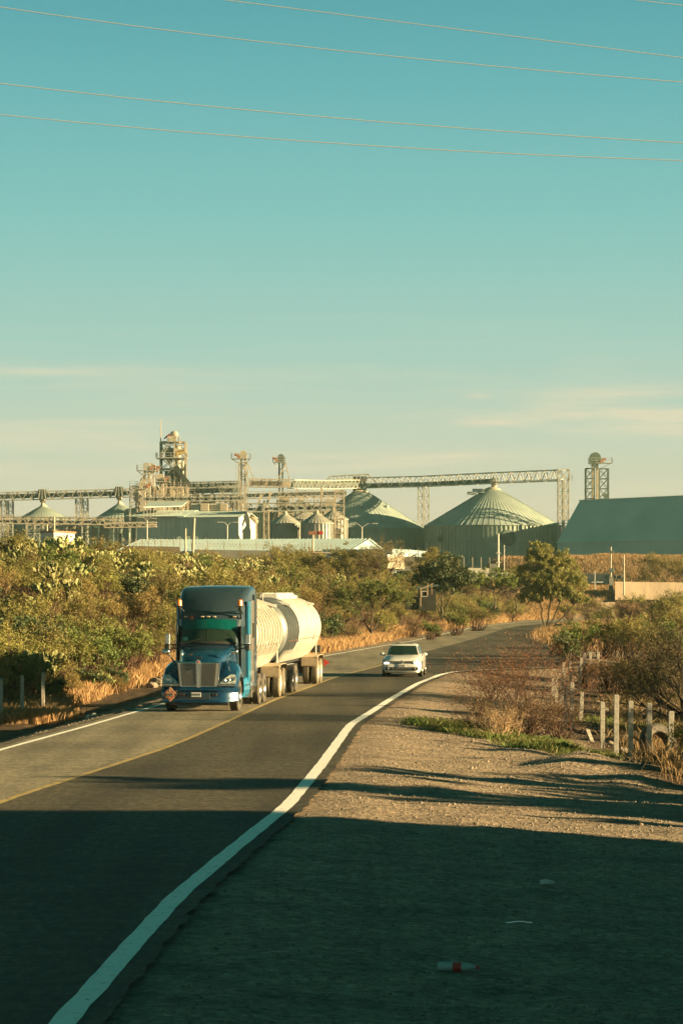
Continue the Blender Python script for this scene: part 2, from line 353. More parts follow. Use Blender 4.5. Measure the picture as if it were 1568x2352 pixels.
# ---------------------------------------------------------------- tractor unit
HEAD = R(-5.1)
T0 = Vector((-4.56, 86.1, 0))
def tyre(mb, c, r, w, n=28):
    mb.lathe([(r*.58,-w/2),(r*.86,-w/2),(r*.965,-w*.44),(r,-w*.36),(r,-w*.20),(r*.975,-w*.19),(r*.975,-w*.14),(r,-w*.13),(r,-w*.02),(r*.975,-.01*w),(r*.975,w*.03),
              (r,w*.04),(r,w*.16),(r*.975,w*.17),(r*.975,w*.22),(r,w*.23),(r,w*.36),(r*.965,w*.44),(r*.86,w/2),(r*.58,w/2)], c, (1,0,0), n)
def wheel(parent, x, y, r=.5, w=.28, out=1, mat='rubber', rim='chrome', name='wheel'):
    mb = MB(); tyre(mb, (x, y, r), r, w); t = mb.build(name, MT[mat], parent, smooth=True)
    e = w/2*out
    rb = MB(); rb.lathe([(r*.60,e*.98),(r*.56,e*.90),(r*.50,e*.55),(r*.33,e*.45),(r*.30,e*.75),(r*.16,e*.82),(.001,e*.84)], (x, y, r), (1,0,0), 24)
    rb.build('rim', MT[rim], t, smooth=True)
    return t
def ring(y, w, z0, z1, r=.2, crown=.04, sweep=0, wt=None, n=5):
    wt = w if wt is None else wt; P = []
    def pt(x, z): P.append((x, y+sweep*(abs(x)/w)**2.2, z))
    pt(-w, z0); pt(-w, z0+(z1-r-z0)*.5); 
    for i in range(n+1):
        a = PI/2*i/n; pt(-wt+r-r*math.cos(a), z1-r+r*math.sin(a))
    for k in (-.5, 0, .5): pt(k*(wt-r), z1+crown*(1-k*k))
    for i in range(n, -1, -1):
        a = PI/2*i/n; pt(wt-r+r*math.cos(a), z1-r+r*math.sin(a))
    pt(w, z0+(z1-r-z0)*.5); pt(w, z0)
    return P
def truck():
    t = thing('tractor_truck', 'dark teal long-nosed tractor truck with amber beacons on its cab, driving on the left lane', 'truck', T0, HEAD)
    # cab and sleeper
    prof = [(1.98,.97,.95,2.10,.10,.03,.34), (2.15,1.0,.8,2.30,.12,.04,.32), (2.45,1.03,.7,2.72,.14,.05,.28), (2.58,1.05,.7,2.90,.16,.05,.26), (2.66,1.06,.7,3.02,.18,.05,.26),
            (2.85,1.08,.7,3.27,.20,.05,.24), (3.15,1.12,.7,3.56,.22,.05,.2), (3.5,1.16,.7,3.80,.22,.05,.12), (3.95,1.19,.7,3.95,.2,.04,.05), (4.4,1.2,.7,4.0,.18,.03,0), (5.35,1.2,.7,4.03,.16,.03,0)]
    rings = []
    for y, w, z0, z1, r, cr, sw in prof:
        rings.append([(x, yy, z) for x, yy, z in ring(y-sw*.0, w, z0, z1, r, cr, sw, wt=w-.03)])
    cab = MB().loft(rings).build('cab', MT['tealdark'], t, smooth=True)
    def top(y):
        ys = [p[0] for p in prof]; return tuple(float(np.interp(y, ys, [p[k] for p in prof])) for k in (1, 3, 5, 6))
    def patch(name, y0, y1, x0, x1, mat, off=.018, parent=cab, nx=16, ny=5, inset=0):
        V = []; F = []
        for j in range(ny+1):
            for i in range(nx+1):
                y = y0+(y1-y0)*j/ny; w, z, cr, sw = top(y); x = (x0+(x1-x0)*i/nx)*(1-inset*j/ny)
                V.append((x, y+sw*(abs(x)/w)**2.2-off, z+cr*(1-min(1,abs(x)/(w-.15))**2)+off*.5))
        for j in range(ny):
            for i in range(nx): F.append((j*(nx+1)+i, j*(nx+1)+i+1, (j+1)*(nx+1)+i+1, (j+1)*(nx+1)+i))
        return MB().add(V, F).build(name, mat, parent, smooth=True)
    patch('windscreen', 2.03, 2.56, -.90, .90, MT['glass'], .02, inset=.05)
    patch('sun_visor', 2.34, 2.57, -.89, .89, MT['visor'], .032, inset=.02)
    patch('wiper_cowl', 1.985, 2.045, -.93, .93, MT['black'], .03)
    for x0_, x1_ in ((-.70,-.12),(.10,.70)):
        wp = MB(); wp.tube((x0_,2.03,2.17),(x1_,2.12,2.33),.014); wp.build('wiper', MT['black'], cab)
    MB().box((.0,2.36,2.60),(.26,.02,.06)).build('inner_mirror', MT['silverpaint'], cab)
    MB().box((-.74,2.19,2.30),(.16,.012,.12)).build('sticker', MT['visor'], cab)
    patch('centre_post', 2.04, 2.34, -.012, .012, MT['black'], .034)
    for x in (-.80, -.24, -.04, .16, .80):
        w, z, cr, sw = top(2.64)
        MB().box((x, 2.62+sw*(abs(x)/w)**2.2-.03, z+.03), (.10,.08,.045)).build('marker_lamp', MT['cream'], cab, bevel=.01)
    # side livery: silver door, cyan stripe, silver sleeper with chrome
    for sx in (-1, 1):
        door = MB().box((sx*1.06, 2.86, 1.75), (.05, .86, 1.95)).build('door', MT['tealdark'], t, bevel=.02)
        MB().box((sx*1.087, 2.88, 2.42), (.02, .68, .52)).build('window', MT['glass'], door)
        MB().box((sx*1.095, 3.18, 1.72), (.03, .16, .03)).build('handle', MT['chrome'], door)
        MB().box((sx*1.165, 3.62, 2.15), (.09, .62, 2.75)).build('side_panel', MT['cyan'], t, bevel=.02)
        MB().box((sx*1.19, 4.32, 2.1), (.06, .76, 2.9)).build('side_panel', MT['silverpaint'], t, bevel=.02)
        MB().box((sx*1.205, 5.05, 2.2), (.05, .65, 3.1)).build('side_extender', MT['tealdark'], t, bevel=.02)
        MB().box((sx*1.225, 4.4, 2.55), (.02, .42, .5)).build('sleeper_window', MT['glass'], t, bevel=.01)
        MB().box((sx*1.23, 4.3, 1.55), (.03, .1, .7)).build('grab_rail', MT['chrome'], t, bevel=.01)
        MB().box((sx*1.10, 2.53, 1.95), (.03, .05, .75)).build('grab_rail', MT['chrome'], t, bevel=.01)
        # steps and fuel tank
        fm = MB(); fm.lathe([(.001,0),(.30,.02),(.33,.08),(.33,1.35),(.30,1.42),(.001,1.44)], (sx*.93, 3.45, .66), (0,1,0), 24)
        ft = fm.build('fuel_tank', MT['chrome'], t, smooth=True)
        MB().box((sx*.93, 3.75, .66), (.68, .06, .68)).build('strap', MT['silverpaint'], ft, bevel=.02)
        sk = MB(); sk.loft([[(sx*.7,2.05,.35),(sx*1.16,2.05,.38),(sx*1.22,2.05,.62),(sx*1.10,2.05,.93),(sx*.7,2.05,.95)],[(sx*.7,3.35,.33),(sx*1.19,3.35,.36),(sx*1.25,3.35,.62),(sx*1.16,3.35,1.02),(sx*.7,3.35,1.02)]])
        st = sk.build('step_skirt', MT['cyan'], t, bevel=.03)
        for z in (.45, .78): MB().box((sx*1.19, 2.75, z), (.12, .6, .035)).build('step', MT['chrome'], st)
    # hood
    hp = [(.10,.60,.80,1.60,.14,.03,.10), (.22,.64,.8,1.70,.18,.04,.10), (.45,.69,.8,1.80,.2,.04,.10), (.8,.76,.9,1.89,.2,.05,.08), (1.2,.83,.95,1.96,.2,.05,.08), (1.65,.91,1.0,2.03,.18,.05,.12), (2.12,.97,1.0,2.09,.14,.04,.18)]
    hood = MB().loft([ring(y, w, z0, z1, r, cr, sw, wt=w-.05) for y, w, z0, z1, r, cr, sw in hp]).build('hood', MT['teal'], t, smooth=True)
    MB().box((0,.075,1.735), (.20,.10,.05)).build('hood_badge_base', MT['black'], hood, bevel=.02)
    # grille: chrome surround, two mesh panels, centre bar
    def trap(mb, y, x0, x1, z0, x2, x3, z1, th):
        mb.add([(x0,y,z0),(x1,y,z0),(x3,y,z1),(x2,y,z1),(x0,y+th,z0),(x1,y+th,z0),(x3,y+th,z1),(x2,y+th,z1)], [(0,1,2,3),(7,6,5,4),(0,4,5,1),(1,5,6,2),(2,6,7,3),(3,7,4,0)])
    g = MB(); trap(g, .02, -.62, .62, .77, -.70, .70, 1.61, .12); gs = g.build('grille_surround', MT['chrome'], t, bevel=.045)
    for sx in (-1, 1):
        g = MB(); a_, b_ = sorted((sx*.075, sx*.535)); c_, d_ = sorted((sx*.085, sx*.605)); trap(g, .004, a_, b_, .83, c_, d_, 1.56, .05)
        gp = g.build('grille_panel', MT['grille'], gs, bevel=.03)
        k = MB()
        for i in range(1, 22): z = .83+.73*i/22; w = .46+.06*i/22; k.bar((sx*.08, -.001, z), (sx*(.085+w), -.001, z), .008)
        for i in range(1, 15): u = i/15; k.bar((sx*(.08+.46*u), -.004, .84), (sx*(.085+.52*u), -.004, 1.55), .008)
        k.build('grille_bars', MT['silverpaint'], gp)
    MB().box((0,.0,1.2), (.13,.05,.86)).build('centre_bar', MT['chrome'], gs, bevel=.02)
    em = MB(); em.lathe([(.001,0),(.07,0),(.08,.02),(.08,.05)], (0,-.06,1.60), (0,1,0), 16); e = em.build('emblem', MT['chrome'], t, smooth=True)
    MB().box((0,-.066,1.60), (.055,.01,.07)).build('emblem_shield', MT['redlens'], e, bevel=.01)
    for k in range(3): MB().box((-.04+.04*k,-.05,1.47), (.02,.02,.13)).build('emblem_bar', MT['chrome'], e)
    # fenders
    for sx in (-1, 1):
        def fr_(y, zi, zt, zo, zb, xo):
            return [(sx*.56,y,zb),(sx*.56,y,zi),(sx*.74,y,zt-.02),(sx*.90,y,zt),(sx*1.04,y,zt-.07),(sx*1.15,y,(zt+zo)/2+.03),(sx*xo,y,zo),(sx*(xo+.01),y,zb)]
        fe = MB().loft([fr_(.14,.86,.92,.88,.80,1.17), fr_(.22,1.05,1.12,1.0,.80,1.20), fr_(.42,1.26,1.36,1.10,.80,1.225), fr_(.62,1.40,1.52,1.18,.98,1.235), fr_(.9,1.5,1.62,1.22,1.08,1.24), fr_(1.25,1.5,1.63,1.22,1.1,1.24), fr_(1.6,1.42,1.54,1.15,1.02,1.235), fr_(1.85,1.28,1.36,.98,.78,1.22), fr_(2.0,1.1,1.15,.8,.55,1.2)])
        f = fe.build('fender', MT['teal'], t, smooth=True)
        # headlamp lying in the sloping nose of the fender
        hl = MB(); hl.add([(sx*.66,.07,.90),(sx*1.16,.10,.90),(sx*1.19,.16,1.06),(sx*1.13,.30,1.19),(sx*.98,.24,1.19),(sx*.78,.13,1.04),
                           (sx*.66,.5,.90),(sx*1.16,.5,.90),(sx*1.19,.5,1.06),(sx*1.13,.5,1.19),(sx*.98,.5,1.19),(sx*.78,.5,1.04)],
                          [(0,1,2,3,4,5)]+[(i,(i+1)%6,6+(i+1)%6,6+i) for i in range(6)])
        o = hl.build('headlight', MT['lens'], t, bevel=.02)
        for x, z in ((.92,1.02),(1.06,1.04)):
            b2 = MB(); b2.lathe([(.001,.02),(.05,.0),(.065,-.02),(.07,.02)], (sx*x, .09+(x-.9)*.35, z), (0,1,0), 14); b2.build('reflector', MT['chrome'], o, smooth=True)
        MB().box((sx*.90,.05,.865), (.56,.10,.05), rz=sx*.05).build('headlight_trim', MT['chrome'], o, bevel=.015)
        # hood mirror on an arm
        hm = MB(); hm.path([(sx*.82,.75,1.5),(sx*.95,.5,1.72),(sx*1.04,.38,1.86)], .022); ha = hm.build('hood_mirror', MT['chrome'], t, smooth=True)
        MB().sphere((sx*1.10,.33,1.92), .15, 14, (.9,.5,.58)).build('mirror_shell', MT['chrome'], ha, smooth='all')
        # door mirror
        am = MB(); am.tube((sx*1.02,2.4,2.10),(sx*1.36,2.2,2.12),.022); am.tube((sx*1.02,2.4,1.98),(sx*1.36,2.2,2.02),.022)
        ar = am.build('door_mirror', MT['black'], t)
        mm = MB(); mm.loft([[(sx*1.32+x_, 2.15+y_, z) for x_, y_ in ((-.10,.06),(-.10,-.03),(-.06,-.08),(.06,-.08),(.10,-.03),(.10,.06))] for z in (2.13,2.16,2.40,2.46)])
        mm.build('mirror_shell', MT['chrome'], ar, bevel=.02)
        mm = MB(); mm.loft([[(sx*1.32+x_, 2.15+y_, z) for x_, y_ in ((-.10,.06),(-.10,-.03),(-.06,-.08),(.06,-.08),(.10,-.03),(.10,.06))] for z in (1.92,1.95,2.10,2.12)])
        mm.build('lower_mirror_shell', MT['black'], ar, bevel=.02)
        # amber beacon on its bracket
        x = sx*1.02; 
        bb = MB(); bb.bar((x*.99,2.85,2.95),(x*.985,2.55,3.33),.05); bb.bar((x*.88,2.9,3.2),(x*.985,2.55,3.34),.035); bb.bar((x*1.03,2.98,3.1),(x*.985,2.55,3.34),.035); bb.box((x*.985,2.53,3.36),(.22,.18,.035))
        br = bb.build('beacon_bracket', MT['black'], t)
        bl = MB(); bl.lathe([(.001,.2),(.07,.2),(.088,.185),(.092,.17),(.096,.02),(.1,0),(.001,0)], (x*.985,2.53,3.38), (0,0,1), 20); bl.build('beacon', MT['amber'], br, smooth=True)
        wheel(t, sx*1.04, 1.16, .51, .30, sx)
        an = MB(); an.tube((sx*1.08,2.3,2.0),(sx*1.10,2.2,3.1),.008,.004); an.build('aerial', MT['black'], t)
    # bumper
    pr = [(-.02,.31),(.0,.42),(-.02,.60),(.0,.64),(-.03,.70),(.02,.79),(.3,.79),(.3,.31)]
    rings = []
    for x in np.linspace(-1.235, 1.235, 19):
        sw = .42*max(0,(abs(x)-.55)/.68)**2; up = .05*max(0,(abs(x)-.9)/.33)
        rings.append([(x, -.04+dy*1.5+sw, z+(up if z < .4 else 0)) for dy, z in pr])
    bu = MB().loft(rings).build('bumper', MT['teal'], t, smooth=True)
    MB().box((0,-.075,.50), (.78,.04,.22)).build('bumper_recess', MT['tealdark'], bu, bevel=.02)
    for sx in (-1, 1): MB().box((sx*.52,-.072,.565), (.18,.05,.10)).build('fog_lamp', MT['black'], bu, bevel=.02)
    MB().box((0,.25,.27), (1.9,.3,.12)).build('air_dam', MT['black'], bu, bevel=.02)
    p = MB().box((-.06,-.11,.56), (.31,.02,.15)).build('number_plate', MT['plate'], bu, bevel=.004)
    text_mesh('73-AP-8Y', .072, MT['ink'], p, (-.06,-.123,.558))
    # hazard diamond
    Q = Matrix.Rotation(PI/4, 3, 'Y')
    dmd = MB().box((-.90,-.055,.565), (.335,.02,.335), M=Q).build('hazard_placard', MT['cream'], bu)
    MB().box((-.90,-.068,.565), (.305,.01,.305), M=Q).build('placard_face', MT['orange'], dmd)
    MB().box((-.90,-.077,.562), (.235,.012,.105)).build('placard_panel', MT['cream'], dmd)
    text_mesh('1203', .105, MT['ink'], dmd, (-.90,-.088,.56))
    fl_ = MB(); fl_.add([(-.93,-.078,.66),(-.87,-.078,.66),(-.865,-.078,.70),(-.90,-.078,.755),(-.935,-.078,.70)], [(0,1,2,3,4)]); fl_.build('flame_symbol', MT['cream'], dmd)
    text_mesh('3', .07, MT['cream'], dmd, (-.90,-.085,.45))
    # chassis, drive axles, fifth wheel, exhaust
    ch = MB()
    for sx in (-1, 1): ch.box((sx*.43, 4.6, .85), (.09, 6.6, .26))
    ch.box((0,7.3,.98),(.9,.9,.1)); ch.box((0,1.16,.5),(2.0,.14,.14)); ch.box((0,6.5,.52),(2.0,.3,.3)); ch.box((0,7.8,.52),(2.0,.3,.3)); ch.box((0,3.0,.55),(.8,1.5,.4))
    ch.build('chassis', MT['black'], t)
    for sx in (-1, 1):
        for y in (6.5, 7.8):
            wheel(t, sx*1.08, y, .51, .27, sx, 'rubber'); wheel(t, sx*.76, y, .51, .27, sx, 'rubber')
        MB().lathe([(.07,0),(.075,.02),(.075,1.9),(.07,1.92)], (sx*1.0, 5.5, 1.2), (0,0,1), 14).build('exhaust_stack', MT['chrome'], t, smooth=True)
    return t
truck()

def tank_trailer(name_label, y0, y1, axles, front_axles, shade_to=None, lab=''):
    t = thing('tank_trailer', name_label, 'tank trailer', T0, HEAD, 'tank trailers of the road train')
    r, cz = 1.19, 2.36
    def prof(a, b, capa, capb):
        P = []
        if capa: P += [(.001,a),(r*.45,a+.04),(r*.8,a+.14),(r*.95,a+.26),(r,a+.40)]
        else: P += [(r,a)]
        st = a+(.40 if capa else 0); en = b-(.40 if capb else 0)
        y = st+.16
        while y < en-.12:
            P += [(r,y),(r+.055,y+.04),(r+.055,y+.15),(r,y+.19)]; y += .82
        if capb: P += [(r,b-.4),(r*.95,b-.26),(r*.8,b-.14),(r*.45,b-.04),(.001,b)]
        else: P += [(r,en)]
        return P
    if shade_to:  # front part of the shell coloured dark where tree shade falls
        MB().lathe(prof(y0, shade_to, True, False), (0,0,cz), (0,1,0), 48).build('tank_shell', MT['tankshade'], t, smooth=True)
        o = MB().lathe(prof(shade_to, y1, False, True), (0,0,cz), (0,1,0), 48).build('tank_shell', MT['tank'], t, smooth=True)
    else:
        o = MB().lathe(prof(y0, y1, True, True), (0,0,cz), (0,1,0), 48).build('tank_shell', MT['tank'], t, smooth=True)
    yy = y0+.56
    while yy < y1-.5:
        MB().lathe([(r+.02,-.03),(r+.072,-.02),(r+.072,.05),(r+.02,.06)], (0,yy,cz), (0,1,0), 48).build('stiffening_ring', MT['tankband' if not shade_to or yy > shade_to else 'tankshade'], t, smooth=True); yy += .82
    # rollover box on top, with sloping ends
    def boxtop(a, b, w, z0, z1, sl, nm='rollover_guard'):
        mb = MB(); mb.add([(-w,a,z0),(w,a,z0),(w,b,z0),(-w,b,z0),(-w+.12,a+sl,z1),(w-.12,a+sl,z1),(w-.12,b-sl,z1),(-w+.12,b-sl,z1)], [(0,3,2,1),(4,5,6,7),(0,1,5,4),(1,2,6,5),(2,3,7,6),(3,0,4,7)])
        return mb.build(nm, MT['tank'], t, bevel=.02)
    m = (y0+y1)/2; L = y1-y0
    boxtop(y0+L*.30, y0+L*.82, .42, 3.44, 3.80, .35); boxtop(y0+L*.86, y0+L*.96, .34, 3.42, 3.70, .1)
    for k in (.2, .86):
        wg = MB(); wg.add([(.35,y0+L*k,3.45),(1.02,y0+L*k+.05,3.28),(1.02,y0+L*k+.5,3.28),(.35,y0+L*k+.6,3.45),(.35,y0+L*k,3.53),(1.02,y0+L*k+.05,3.36),(1.02,y0+L*k+.5,3.36),(.35,y0+L*k+.6,3.53)], [(0,3,2,1),(4,5,6,7),(0,1,5,4),(1,2,6,5),(2,3,7,6),(3,0,4,7)])
        wg.build('spill_tray', MT['tank'], t)
    lad = MB()
    for x in (-.25,.25): lad.path([(x,y0+.3,3.3),(x,y0+.3,3.78),(x,y0+L*.3,3.78)], .018)
    for k in range(5): lad.tube((-.25,y0+.4+k*.5,3.78),(.25,y0+.4+k*.5,3.78),.014)
    lad.build('top_rail', MT['galv'], t)
    # side lamps and reflector tape
    for sx in (-1, 1):
        for k in (.3, .75):
            MB().box((sx*1.21, y0+L*k, 2.0), (.07,.16,.24)).build('side_bracket', MT['galv'], t, bevel=.01)
        tp = MB(); 
        y = y0+.7
        while y < y1-.6: tp.box((sx*(r+.035), y, 1.98), (.03, .12, .05)); y += .82
        tp.build('reflector_tape', MT['rust'], t)
        # lower skirts running down to the axles, diagonal stays
        sk = MB(); sk.add([(sx*.98,y0+1.2,1.60),(sx*.98,y1-.3,1.60),(sx*.60,y1-.1,1.12),(sx*.60,y0+1.0,1.12),(sx*.95,y0+1.2,1.60),(sx*.95,y1-.3,1.60),(sx*.57,y1-.1,1.12),(sx*.57,y0+1.0,1.12)], [(0,1,2,3),(7,6,5,4),(0,4,5,1),(1,5,6,2),(2,6,7,3),(3,7,4,0)])
        sk.build('tank_cradle', MT['tank'], t)
        MB().tube((sx*1.02,y1-.45,1.75),(sx*1.02,y1-.45,1.2),.025).build('support_strut', MT['tank'], t)
    fr2 = MB()
    for sx in (-1, 1): fr2.box((sx*.45, (y0+y1)/2+.3, 1.08), (.1, L-.6, .18))
    for y in axles+front_axles: fr2.box((0,y,.52),(2.0,.16,.16)); fr2.box((.45,y,.8),(.14,.5,.4)); fr2.box((-.45,y,.8),(.14,.5,.4))
    if front_axles:
        a, b = front_axles; fr2.box((0,(a+b)/2,.98),(1.1,2.0,.14)); fr2.bar((0,a-2.2,.9),(.3,a,.9),.14); fr2.bar((0,a-2.2,.9),(-.3,a,.9),.14)
    fr2.build('chassis', MT['black'], t)
    for ax in ([axles] if not front_axles else [axles, front_axles]):
        a, b = ax; back = ax is axles
        for sx in (-1, 1):
            for y in ax:
                wheel(t, sx*1.10, y, .52, .29, sx, 'dustrubber' if back else 'rubber', 'tank' if back else 'silverpaint'); wheel(t, sx*.755, y, .52, .29, sx, 'dustrubber' if back else 'rubber', 'black')
            if back:
                P = [(a-.72,.72),(a-.66,1.02),(a-.35,1.16),((a+b)/2,1.19),(b+.35,1.16),(b+.66,1.02),(b+.70,.55)]
                mg = MB(); mg.loft([[(sx*.60,y,z),(sx*1.27,y,z),(sx*1.27,y,z+.03),(sx*.60,y,z+.03)] for y, z in P])
                mo = mg.build('mudguard', MT['mudflap'], t)
                MB().box((sx*.935, a-.76, .93), (.68,.03,.34)).build('mud_flap', MT['mudflap'], mo, bevel=.01)
                MB().tube((sx*.58,a-.72,1.12),(sx*1.30,a-.72,1.12),.035).build('flap_bar', MT['mudflap'], mo)
                MB().sphere((sx*1.28,a-.76,1.13),.04,8).build('marker_lamp', MT['cream'], mo)
    return t
t1 = tank_trailer('cream ribbed tank trailer coupled right behind the teal tractor cab', 5.75, 13.7, [12.5, 13.78], [])
t2 = tank_trailer('rear ribbed tank trailer, front half coloured grey as tree shade, last in the road train', 15.0, 28.2, [26.6, 27.9], [16.7, 17.95], shade_to=19.2)
fg = MB(); fg.add([(1.29,28.4,1.0),(1.29,28.4,.68),(1.55,28.4,.83),(1.29,28.42,1.0),(1.29,28.42,.68),(1.55,28.42,.83)], [(0,1,2),(5,4,3),(0,3,4,1),(1,4,5,2),(2,5,3,0)])
fg.build('warning_flag', MT['redlens'], t2)
MB().box((.95,28.3,1.42), (.42,.25,.3)).build('tail_box', MT['black'], t2, bevel=.02)
for sx in (-1,1): MB().box((sx*.9,28.75,.9), (.4,.06,.14)).build('tail_light', MT['redlens'], t2)
MB().box((0,28.68,.9), (2.2,.08,.2)).build('rear_bumper', MT['black'], t2)

# ---------------------------------------------------------------- white sedan
def sedan():
    t = thing("sedan_car", 'white saloon car with its headlamps on, driving in the right lane behind the truck', 'car', (2.70, 121.2, 0), R(-4.6))

    def rg(y, w, zb, zt, crown, ws=None):
        ws = ws or w*.82
        return [(-w*.9,y,zb),(-w,y,zb+.16),(-w,y,(zb+zt)/2+.05),(-w*.955,y,zt-.09),(-ws,y,zt-.01),(-ws*.5,y,zt+crown*.7),(0,y,zt+crown),(ws*.5,y,zt+crown*.7),(ws,y,zt-.01),(w*.955,y,zt-.09),(w,y,(zb+zt)/2+.05),(w,y,zb+.16),(w*.9,y,zb)]
    st = [(-.02,.62,.24,.50,.0),(.0,.70,.22,.62,.0),(.06,.78,.2,.70,.01),(.18,.845,.2,.77,.02),(.45,.875,.2,.85,.03),(.9,.885,.2,.92,.03),(1.35,.89,.2,.97,.02),(2.2,.89,.2,.97,.0),(3.4,.89,.2,.99,0),(4.2,.88,.22,1.03,.01),(4.55,.84,.3,1.02,.01),(4.64,.74,.4,.9,0)]
    body = MB().loft([rg(*s_) for s_ in st]).build('body', MT['carwhite'], t, smooth=True)
    # greenhouse
    belt = [(-.75,1.18),(0,1.05),(.75,1.18),(.80,2.3),(.79,3.3),(.70,4.12),(0,4.18),(-.70,4.12),(-.79,3.3),(-.80,2.3)]
    roof = [(-.56,2.02),(0,1.93),(.56,2.02),(.60,2.6),(.58,3.1),(.50,3.42),(0,3.46),(-.50,3.42),(-.58,3.1),(-.60,2.6)]
    gh = MB().loft([[(x,y,.95) for x, y in belt], [(x*1.0,y,1.322) for x, y in [((a[0]*.22+b[0]*.78),(a[1]*.22+b[1]*.78)) for a, b in zip(belt, roof)]], [(x,y,1.43) for x, y in roof], [(x*.8,2.65+(y-2.65)*.8,1.465) for x, y in roof]])
    cab = gh.build('roof', MT['carwhite'], t, smooth=True)
    def lerp(a, b, k): return a[0]+(b[0]-a[0])*k, a[1]+(b[1]-a[1])*k
    def pane(name, idx, k0, k1, off, sx=1, shr=.06):
        mb = MB(); V = []
        n = len(idx)
        for k, z in ((k0,.95+.48*k0), (k1,.95+.48*k1)):
            for j, i in enumerate(idx):
                p = lerp(belt[i], roof[i], k); V.append([p[0]+off[0], p[1]+off[1], z])
            # inset the two ends
            a, b = V[-n], V[-1]; c = [(a[q]+b[q])/2 for q in range(3)]
            for e in (V[-n], V[-1]):
                for q in (0,1): e[q] += (c[q]-e[q])*shr
        F = [(j,j+1,n+j+1,n+j) for j in range(n-1)]
        mb.add(V, F); return mb.build(name, MT['glass'], cab)
    pane('windscreen', (0,1,2), .06, .88, (0,-.035), shr=.07)
    pane('side_window', (2,3,4,5), .12, .84, (.03,0)); pane('side_window', (9,8,7), .12, .84, (-.03,0)); pane('side_window', (0,9), .12, .84, (-.03,0))
    pane('rear_window', (5,6,7), .1, .85, (0,.035))
    MB().box((0,2.38,1.462),(.80,.62,.02)).build('sunroof', MT['black'], cab, bevel=.01)
    # front details
    MB().box((0,.035,.665),(1.0,.11,.10)).build('grille', MT['black'], t, bevel=.01)
    for z in (.65,.68): MB().bar((-.48,-.025,z),(.48,-.025,z),.012).build('grille_bar', MT['chrome'], t)
    em = MB(); em.lathe([(.055,0),(.075,-.01),(.082,.0),(.075,.02)], (0,-.035,.665), (0,1,0), 20); e = em.build('emblem', MT['chrome'], t, smooth=True)
    lt = MB()
    for (a, b) in (((-.033,.058),(0,.008)),((0,.008),(.033,.058)),((-.056,.03),(-.028,-.055)),((-.028,-.055),(0,.0)),((0,.0),(.028,-.055)),((.028,-.055),(.056,.03))):
        lt.bar((a[0],-.05,.665+a[1]),(b[0],-.05,.665+b[1]),.012)
    lt.build('emblem_strokes', MT['chrome'], e)
    lg = MB().box((0,.01,.375),(1.46,.16,.14)).build('lower_grille', MT['black'], t, bevel=.03)
    for z in (.35,.39): MB().bar((-.45,-.075,z),(.45,-.075,z),.014).build('grille_bar', MT['silverpaint'], lg)
    for sx in (-1, 1):
        hl = MB(); hl.add([(sx*.50,-.02,.59),(sx*.82,.10,.59),(sx*.89,.33,.70),(sx*.875,.40,.80),(sx*.70,.10,.79),(sx*.50,.02,.72),(sx*.46,.3,.60),(sx*.80,.5,.60),(sx*.86,.6,.70),(sx*.84,.6,.775),(sx*.70,.5,.76),(sx*.46,.4,.71)],
                          [(0,1,2,3,4,5)]+[(i,(i+1)%6,6+(i+1)%6,6+i) for i in range(6)])
        o = hl.build('headlight', MT['lens'], t, bevel=.008)
        MB().box((sx*.68,.035,.63),(.22,.06,.06),rz=sx*.36).build('lit_lamp', MT['litlens'], o, bevel=.01)
        MB().sphere((sx*.60,-.075,.375),.035,10,(1,.5,1)).build('fog_light', MT['lens'], lg)
        mr = MB().sphere((sx*.96,1.42,1.0),.12,14,(1,.6,.62)).build('mirror', MT['carwhite'], t, smooth='all')
        MB().bar((sx*.82,1.42,.96),(sx*.9,1.42,.97),.05).build('mirror_arm', MT['black'], mr)
        for y in (.85, 3.5):
            w_ = wheel(t, sx*.80, y, .32, .21, sx, 'rubber', 'silverpaint')
            MB().lathe([(.33,-.01),(.385,-.01),(.385,.01),(.33,.01)], (sx*.89,y,.33),(1,0,0),24).build('wheel_arch', MT['black'], body)
        MB().box((sx*.894,2.1,.78),(.012,.02,.5)).build('door_seam', MT['black'], body)
        MB().box((sx*.905,2.75,.84),(.02,.2,.03)).build('door_handle', MT['carwhite'], body)
        MB().box((sx*.62,4.63,.82),(.3,.06,.16)).build('tail_light', MT['redlens'], t, bevel=.01)
    p = MB().box((0,-.035,.50),(.32,.02,.16)).build('number_plate', MT['plate'], t, bevel=.004)
    text_mesh('TGC-77-10', .062, MT['ink'], p, (0,-.048,.50))
    u = MB().box((0,2.3,.25),(1.5,3.9,.14)).build('underbody', MT['black'], t)
    return t
sedan()
# ---------------------------------------------------------------- grain plant
def girder(mb, p, q, w, hh, n, t=.14, top=True):
    p, q = Vector(p), Vector(q); a = q-p; u = Vector((a.y, -a.x, 0)).normalized()*w/2; up = Vector((0,0,hh))
    for s in (-1, 1):
        mb.bar(p+u*s, q+u*s, t*1.3); mb.bar(p+u*s+up, q+u*s+up, t*1.3)
        for i in range(n):
            A = p+a*(i/n)+u*s; B = p+a*((i+.5)/n)+u*s; Cc = p+a*((i+1)/n)+u*s
            mb.bar(A, B+up, t); mb.bar(B+up, Cc, t)
            if i % 2 == 0: mb.bar(A, A+up, t)
    for i in range(0, n+1, 2):
        A = p+a*(i/n); mb.bar(A-u, A+u, t)
        if top: mb.bar(A-u+up, A+u+up, t)
def railing(mb, P, hh=1.1, t=.07, n=None):
    for p, q in zip(P[:-1], P[1:]):
        p, q = Vector(p), Vector(q); L = (q-p).length; k = n or max(1, int(L/1.6)); up = Vector((0,0,hh))
        mb.bar(p+up, q+up, t); mb.bar(p+up*.5, q+up*.5, t*.8)
        for i in range(k+1): a = p+(q-p)*i/k; mb.bar(a, a+up, t)
